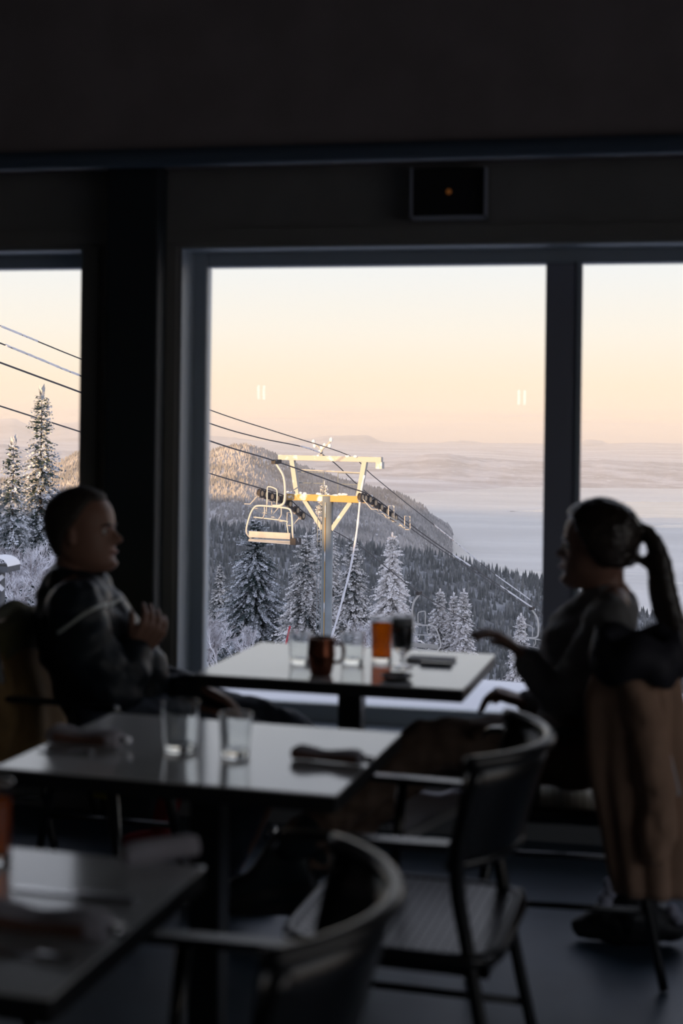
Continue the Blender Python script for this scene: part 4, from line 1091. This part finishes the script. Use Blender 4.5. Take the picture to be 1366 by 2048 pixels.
def shoe(root, heel, dirv, upv, L, m, sole_m, name='shoe'):
    d = Vector(dirv).normalized(); u = Vector(upv); u = (u - d * u.dot(d)).normalized(); s = d.cross(u)
    mb = MB(); P = []; R_ = []
    rows = []
    for i in range(13):
        t = i / 12; w = .040 * (1 - .25 * math.exp(-((t - .35) / .2) ** 2)) * (1 if t < .85 else math.sqrt(max(.05, 1 - ((t - .85) / .16) ** 2))); hgt = .10 * (1 - sstep(.15, .75, t)) + .045 * (1 - .5 * sstep(.8, 1, t))
        if i == 0: w *= .75
        rows.append([heel + d * (t * L) + s * (w * math.cos(a)) + u * (max(0, math.sin(a)) ** .8 * hgt if math.sin(a) > 0 else -.002) for a in [2 * math.pi * k / 20 for k in range(20)]])
    capped(mb, rows); sh_ = localize(mb, root).build(name, m, root, True)
    mb = MB(); rows = []
    for i in range(13):
        t = -.02 + 1.04 * i / 12; w = .044 * (1 - .25 * math.exp(-((t - .35) / .2) ** 2)) * (1 if t < .85 else math.sqrt(max(.05, 1 - ((t - .85) / .19) ** 2)))
        rows.append([heel + d * (t * L) + s * (w * q) + u * z for q, z in ((-1, .004), (1, .004), (1, -.024), (-1, -.024))])
    capped(mb, rows); localize(mb, root).build('sole', sole_m, sh_, False)
    return sh_
pale_shoe = mat('pale_sneaker', (.52, .51, .56), .7); pale_sole = mat('pale_sole', (.62, .62, .64), .7)
shoe(root, an_f + Vector((.005, 0, -.075)), mp(880, 1606) - mp(800, 1650), (.35, 0, 1), .27, pale_shoe, pale_sole)
shoe(root, Vector((an_n.x - .06, an_n.y, .024)), (1, -.1, 0), (0, 0, 1), .27, pale_shoe, pale_sole)

# ---- the woman
def wp(px, py, dy=0): return pyw(px, py, WMY + dy)
pw_ = wp(1150, 1850); root = empty('person', (pw_.x, pw_.y, 0), 0, 'seated woman with long ponytail, facing the man, one hand raised over the table', 'person')
hc = wp(1193, 1092); hh_ = .240; HW = headM(hc, math.pi, math.radians(-2))
neck = wp(1222, 1200)
sh_n, sh_f = wp(1222, 1244, -.145), wp(1212, 1236, .145)
el_n, wr_n = wp(1122, 1400, -.15), wp(1044, 1306, -.13)
el_f, wr_f = wp(1125, 1415, .14), wp(1046, 1404, .06)
hip = wp(1165, 1500); hip.z = .572; hip_n, hip_f = hip + Vector((0, -.085, 0)), hip + Vector((0, .085, 0))
kn_n, an_n = wp(850, 1492, -.17), wp(585, 1690, -.20)
kn_f, an_f = wp(850, 1515, -.04), wp(600, 1745, -.05)
b = MB(); capped(b, place(head_grid(hh_, nose=.10), HW))
for s in (-1, 1):
    b.ball(HW @ (Vector((-.04, s * .325, -.05)) * hh_), (.013, .008, .022), 8, 6); b.ball(HW @ (Vector((.283, s * .135, 0)) * hh_), .013, 10, 8)
b.limb([HW @ (Vector((-.10, 0, -.18)) * hh_), wp(1212, 1165), neck], [.054, .050, .056], 16, 3)
b.limb([neck, wp(1200, 1290), wp(1175, 1400), hip], [.062, .10, .095, .11], 16, 3)
for a_, c_, e_ in ((sh_n, el_n, wr_n), (sh_f, el_f, wr_f)): b.limb([neck, a_, c_, e_], [.05, .042, .033, .024], 12, 4)
for a_, c_, e_ in ((hip_n, kn_n, an_n), (hip_f, kn_f, an_f)): b.limb([a_, c_, e_], [.07, .048, .033], 12, 4)
hand(b, wr_n, (wp(1004, 1276) - wp(1044, 1306)), (-.45, -.1, -.9), size=.165, curl=.6, thumb_side=-1, curls=[.85, .75, .65, .6])
hand(b, wr_f, (wp(1006, 1390) - wp(1046, 1404)), (-.2, 0, -1), size=.165, curl=1.5, thumb_side=-1)
remeshed(localize(b, root), 'body', skin_m, root, .0048, 3)
def hair_off_w(u, a):
    c = math.cos(a); lim = .30 + .52 * sstep(-.2, .95, c)
    return -.014 + .030 * sstep(lim - .05, lim + .03, u)
hw = MB(); capped(hw, place(head_grid(hh_, hair_off_w, 44, 56), HW))
def wtube(mb, pts, r, n=14, sq=.7): P, R_ = smooth_path([wp(*q) for q in pts], r, 5); mb.limb(P, R_, n, 1)
wtube(hw, [(1232, 1062), (1258, 1056), (1284, 1056), (1306, 1080), (1320, 1125), (1332, 1190), (1350, 1250), (1372, 1300), (1386, 1338)], [.026, .014, .016, .024, .032, .034, .032, .024, .008])
wtube(hw, [(1228, 1106), (1258, 1116), (1286, 1122), (1308, 1136)], [.026, .013, .013, .016])
wtube(hw, [(1306, 1110), (1312, 1180), (1316, 1225), (1330, 1262)], [.018, .022, .016, .006])
remeshed(localize(hw, root), 'hair', mat('dark_brown_hair', (.030, .020, .015), .38, 0, .5, noise_amt=.4, scale=40), root, .0055, 3, .003, 60, 3)
face_bits(root, HW, hh_, MATS['dark_brown_hair'])
tie = MB().tube([wp(1262, 1058) + Vector((0, .026 * math.cos(t), .026 * math.sin(t))) for t in np.linspace(0, 2 * math.pi, 15)[:-1]], .006, 8, closed=True)
localize(tie, root).build('hair_tie', black, root, True)
top_m = mat('grey_knit_top', (.21, .205, .21), .8, noise_amt=.12, scale=30)
j = MB()
tb_ = wp(1160, 1450); tb_.z = .592
j.limb([wp(1212, 1216), wp(1188, 1270), wp(1168, 1340), wp(1160, 1400), tb_], [.085, .122, .120, .112, .122], 22, 4)
j.limb([sh_n + Vector((0, .04, .0)), wp(1216, 1238), sh_f + Vector((0, -.04, 0))], [.070, .080, .070], 18, 4)
j.limb([wp(1135, 1290, -.05), wp(1125, 1310, 0), wp(1135, 1290, .05)], [.075, .07, .075], 16, 3)
j.limb([sh_n, (sh_n + el_n) / 2, el_n, wr_n + (el_n - wr_n) * .15], [.066, .060, .050, .036], 18, 4)
j.limb([sh_f, (sh_f + el_f) / 2, el_f, wr_f + (el_f - wr_f) * .15], [.066, .058, .048, .036], 18, 4)
tp = remeshed(localize(j, root), 'knit_top', top_m, root, .008, 4, .009, 13, 5)
tan_m = mat('brown_trousers', (.135, .085, .060), .75, noise_amt=.2, scale=30)
l = MB(); l.limb([hip_n, (hip_n + kn_n) / 2, kn_n, (kn_n + an_n) / 2, an_n], [.105, .085, .066, .060, .047], 18, 4)
l.limb([hip_f, (hip_f + kn_f) / 2, kn_f, (kn_f + an_f) / 2, an_f], [.105, .085, .066, .060, .047], 18, 4); l.ball(hip, (.14, .165, .108), 18, 12)
remeshed(localize(l, root), 'trousers', tan_m, root, .009, 4, .010, 13, 6)
boot_m = mat('black_boot', (.014, .020, .024), .3, 0, .6)
for an, kn, dr in ((an_n, kn_n, (-1, -.1, -.25)), (an_f, kn_f, (-1, 0, -.05))):
    bt = MB(); bt.limb([an + (kn - an) * .20, an], [.056, .052], 16, 3)
    sh_ = shoe(root, an + Vector((.05, 0, -.085)), dr, (-.15, 0, 1), .25, boot_m, dark_edge, 'boot')
    localize(bt, root).build('boot_shaft', boot_m, sh_, True)
localize(MB().ball(wp(992, 1380, .045), .008, 10, 8), root).build('ring', mat('silver_ring', (.8, .82, .82), .15, 1), root, True)
localize(MB().tube([an_n + Vector((-.03, -.058, .06)), an_n + Vector((-.06, -.056, .03))], .009, 8), root).build('boot_buckle', steel, root, True)

# ------------------------------------------------------------------ coats, bag and bits
def coat(label, fn, pts, ydep, m, lining, seed, yoff=0.0, name='draped_coat', folds=7, stripe=None):
    base = fn(pts[-1][0], pts[-1][1]); root = empty(name, (base.x, base.y + yoff, 0), 0, label, 'coat')
    P = [fn(p[0], p[1], yoff) for p in pts]; HW_ = [(fn(p[0] + p[2], p[1], yoff) - fn(p[0], p[1], yoff)).length for p in pts]
    C_, W_ = smooth_path(P, HW_, 6); _, Dp = smooth_path(P, ydep, 6)
    rows = []; N = 72
    for i, (c, w, d) in enumerate(zip(C_, W_, Dp)):
        t = i / (len(C_) - 1); r = []
        for k in range(N):
            a = 2 * math.pi * k / N
            fo = 1 + (.03 + .13 * t) * math.sin(folds * a + seed + 1.5 * math.sin(t * 3 + a)) + .05 * noise.noise(Vector((math.cos(a) * 2, math.sin(a) * 2, t * 5 + seed)))
            r.append(c + Vector((w * math.cos(a) * fo, d * math.sin(a) * fo, 0)))
        rows.append(r)
    cap = [C_[0] + (p - C_[0]) * .45 + Vector((0, 0, .022)) for p in rows[0]]; cap2 = [C_[0] + (p - C_[0]) * .05 + Vector((0, 0, .026)) for p in rows[0]]
    mb = MB().grid([cap2, cap] + rows, True); o = localize(mb, root).build('coat_body', m, root, True)
    so = o.modifiers.new('t', 'SOLIDIFY'); so.thickness = .010; so.offset = -1
    # collar and lining turned out at the top
    cl = MB(); rw = []
    for q, (dz, k) in enumerate(((.0, 1.02), (.035, 1.16), (.05, 1.24), (.0, 1.32), (-.05, 1.30))):
        rw.append([C_[0] + Vector(((p.x - C_[0].x) * k, (p.y - C_[0].y) * k, dz + .012 * math.sin(5 * 2 * math.pi * j / N + seed))) for j, p in enumerate(rows[0])])
    cl.grid(rw, True); localize(cl, root).build('collar', lining, root, True).modifiers.new('t', 'SOLIDIFY').thickness = .012
    # one empty sleeve hanging on the near side
    i0 = len(C_) // 7; s0 = C_[i0] + Vector((0, -Dp[i0] * .9, 0)); 
    sl_ = MB().limb([s0, C_[len(C_) // 2] + Vector((W_[len(C_) // 2] * .35, -Dp[len(C_) // 2] * 1.02, 0)), C_[int(len(C_) * .78)] + Vector((W_[int(len(C_) * .78)] * .25, -Dp[int(len(C_) * .78)] * 1.08, 0))], [.05, .052, .046], 14, 4)
    remeshed(localize(sl_, root), 'sleeve', m, root, .008, 3, .010, 14, seed)
    if stripe:
        bvc = [(BVHTree.FromPolygons([v.co for v in o.data.vertices], [p.vertices for p in o.data.polygons]), Vector(root.location))]
        Q = [onbody(bvc, *q, lift=.006) for q in stripe]; Q = [q for q in Q if q is not None]
        if len(Q) > 2:
            Q, _ = smooth_path(Q, 1, 4); localize(MB().tube(Q, .007, 8), root).build('zip_tape', mat('pale_zip', (.50, .50, .54), .6), root, True)
    return root
tan_coat = mat('tan_coat', (.42, .26, .18), .85, noise_amt=.15, scale=14)
coat('tan brown coat with dark collar draped over the woman\'s chair back', wp, [(1274, 1312, 66), (1268, 1400, 94), (1276, 1540, 96), (1290, 1660, 78), (1302, 1785, 62)], [.085, .062, .050, .050, .050], tan_coat, mat('dark_lining', (.020, .020, .030), .7), 3, -.315,
     stripe=[(1284, 1352), (1296, 1390), (1312, 1440), (1330, 1490), (1346, 1540), (1358, 1590)])
brown_coat = mat('brown_coat', (.24, .145, .055), .85, noise_amt=.2, scale=14)
coat('brown coat with olive collar draped over the man\'s chair back', mp, [(12, 1262, 38), (24, 1320, 44), (42, 1380, 46), (46, 1440, 46), (44, 1490, 44)], [.17, .20, .205, .205, .20], brown_coat, mat('olive_lining', (.115, .105, .045), .8), 9, 0)
yel = mat('yellow_fabric', (.42, .33, .030), .8, noise_amt=.25, scale=10)
p = pz(112, 1690, 0)
root = empty('yellow_jacket', (p.x + .02, p.y + .10, 0), 0, 'yellow jacket slung low over the armchair by the window wall', 'jacket')
jb = MB()
jb.limb([(-.06, 0, .885), (.05, 0, .83), (.10, 0, .60), (.12, 0, .36), (.11, 0, .17)], [.045, .055, .060, .060, .040], 16, 4)
remeshed(jb, 'jacket_cloth', yel, root, .009, 3, .014, 12, 4)
# red boot by the wall
p = pz(292, 1694, 0)
root = empty('winter_boot', (p.x + .06, p.y, 0), math.radians(25), 'red winter boot with pale strap on the floor under the window', 'boot')
rb_ = MB(); rb_.limb([(.0, 0, .075), (.01, 0, .16), (.04, 0, .26)], [.058, .055, .058], 16, 4); rb_.limb([(.0, 0, .05), (-.08, 0, .045), (-.16, 0, .040)], [.050, .046, .038], 16, 4)
remeshed(rb_, 'boot_body', mat('red_boot', (.30, .012, .015), .5), root, .006, 4)
MB().b2((-.20, -.048, 0), (.06, .048, .018)).build('sole', dark_edge, root, bevel=.008)
P, _ = smooth_path([(.09, -.03, .27), (.13, -.03, .34), (.18, -.03, .38)], 1, 4); MB().tube(P + [(.10, .0, .28)], .010, 8).build('pull_strap', mat('pale_strap', (.5, .5, .5), .7), root, True)
root.scale = (.72, .72, .72)
# black bag slumped on the floor by the woman's chair
p = pz(1250, 1885, 0)
root = empty('shoulder_bag', (p.x, p.y, 0), math.radians(4), 'slumped black bag with pale fleece trim on the floor beneath the tan coat', 'bag')
bg_ = MB(); bg_.limb([(-.12, 0, .035), (-.03, 0, .060), (.07, 0, .065), (.12, 0, .05)], [.030, .060, .065, .045], 18, 4); bg_.limb([(.02, -.01, .08), (.03, 0, .15), (.04, 0, .17)], [.065, .055, .035], 16, 4)
bag = remeshed(bg_, 'bag_body', mat('black_nylon', (.010, .011, .013), .6), root, .006, 4, .008, 20, 7)
fl_ = mat('pale_fleece', (.42, .42, .50), .95)
for (x, z, r) in ((-.045, .15, .020), (-.058, .125, .022), (-.050, .175, .014), (.125, .105, .018), (.140, .085, .016)): MB().ball((x, -.03, z), (r, r, r * 1.1), 10, 8).build('fleece_tuft', fl_, root, True)
for x in (.015, .065): MB().ball((x, -.045, .185), .011, 10, 8).build('snap_button', steel, root, True)
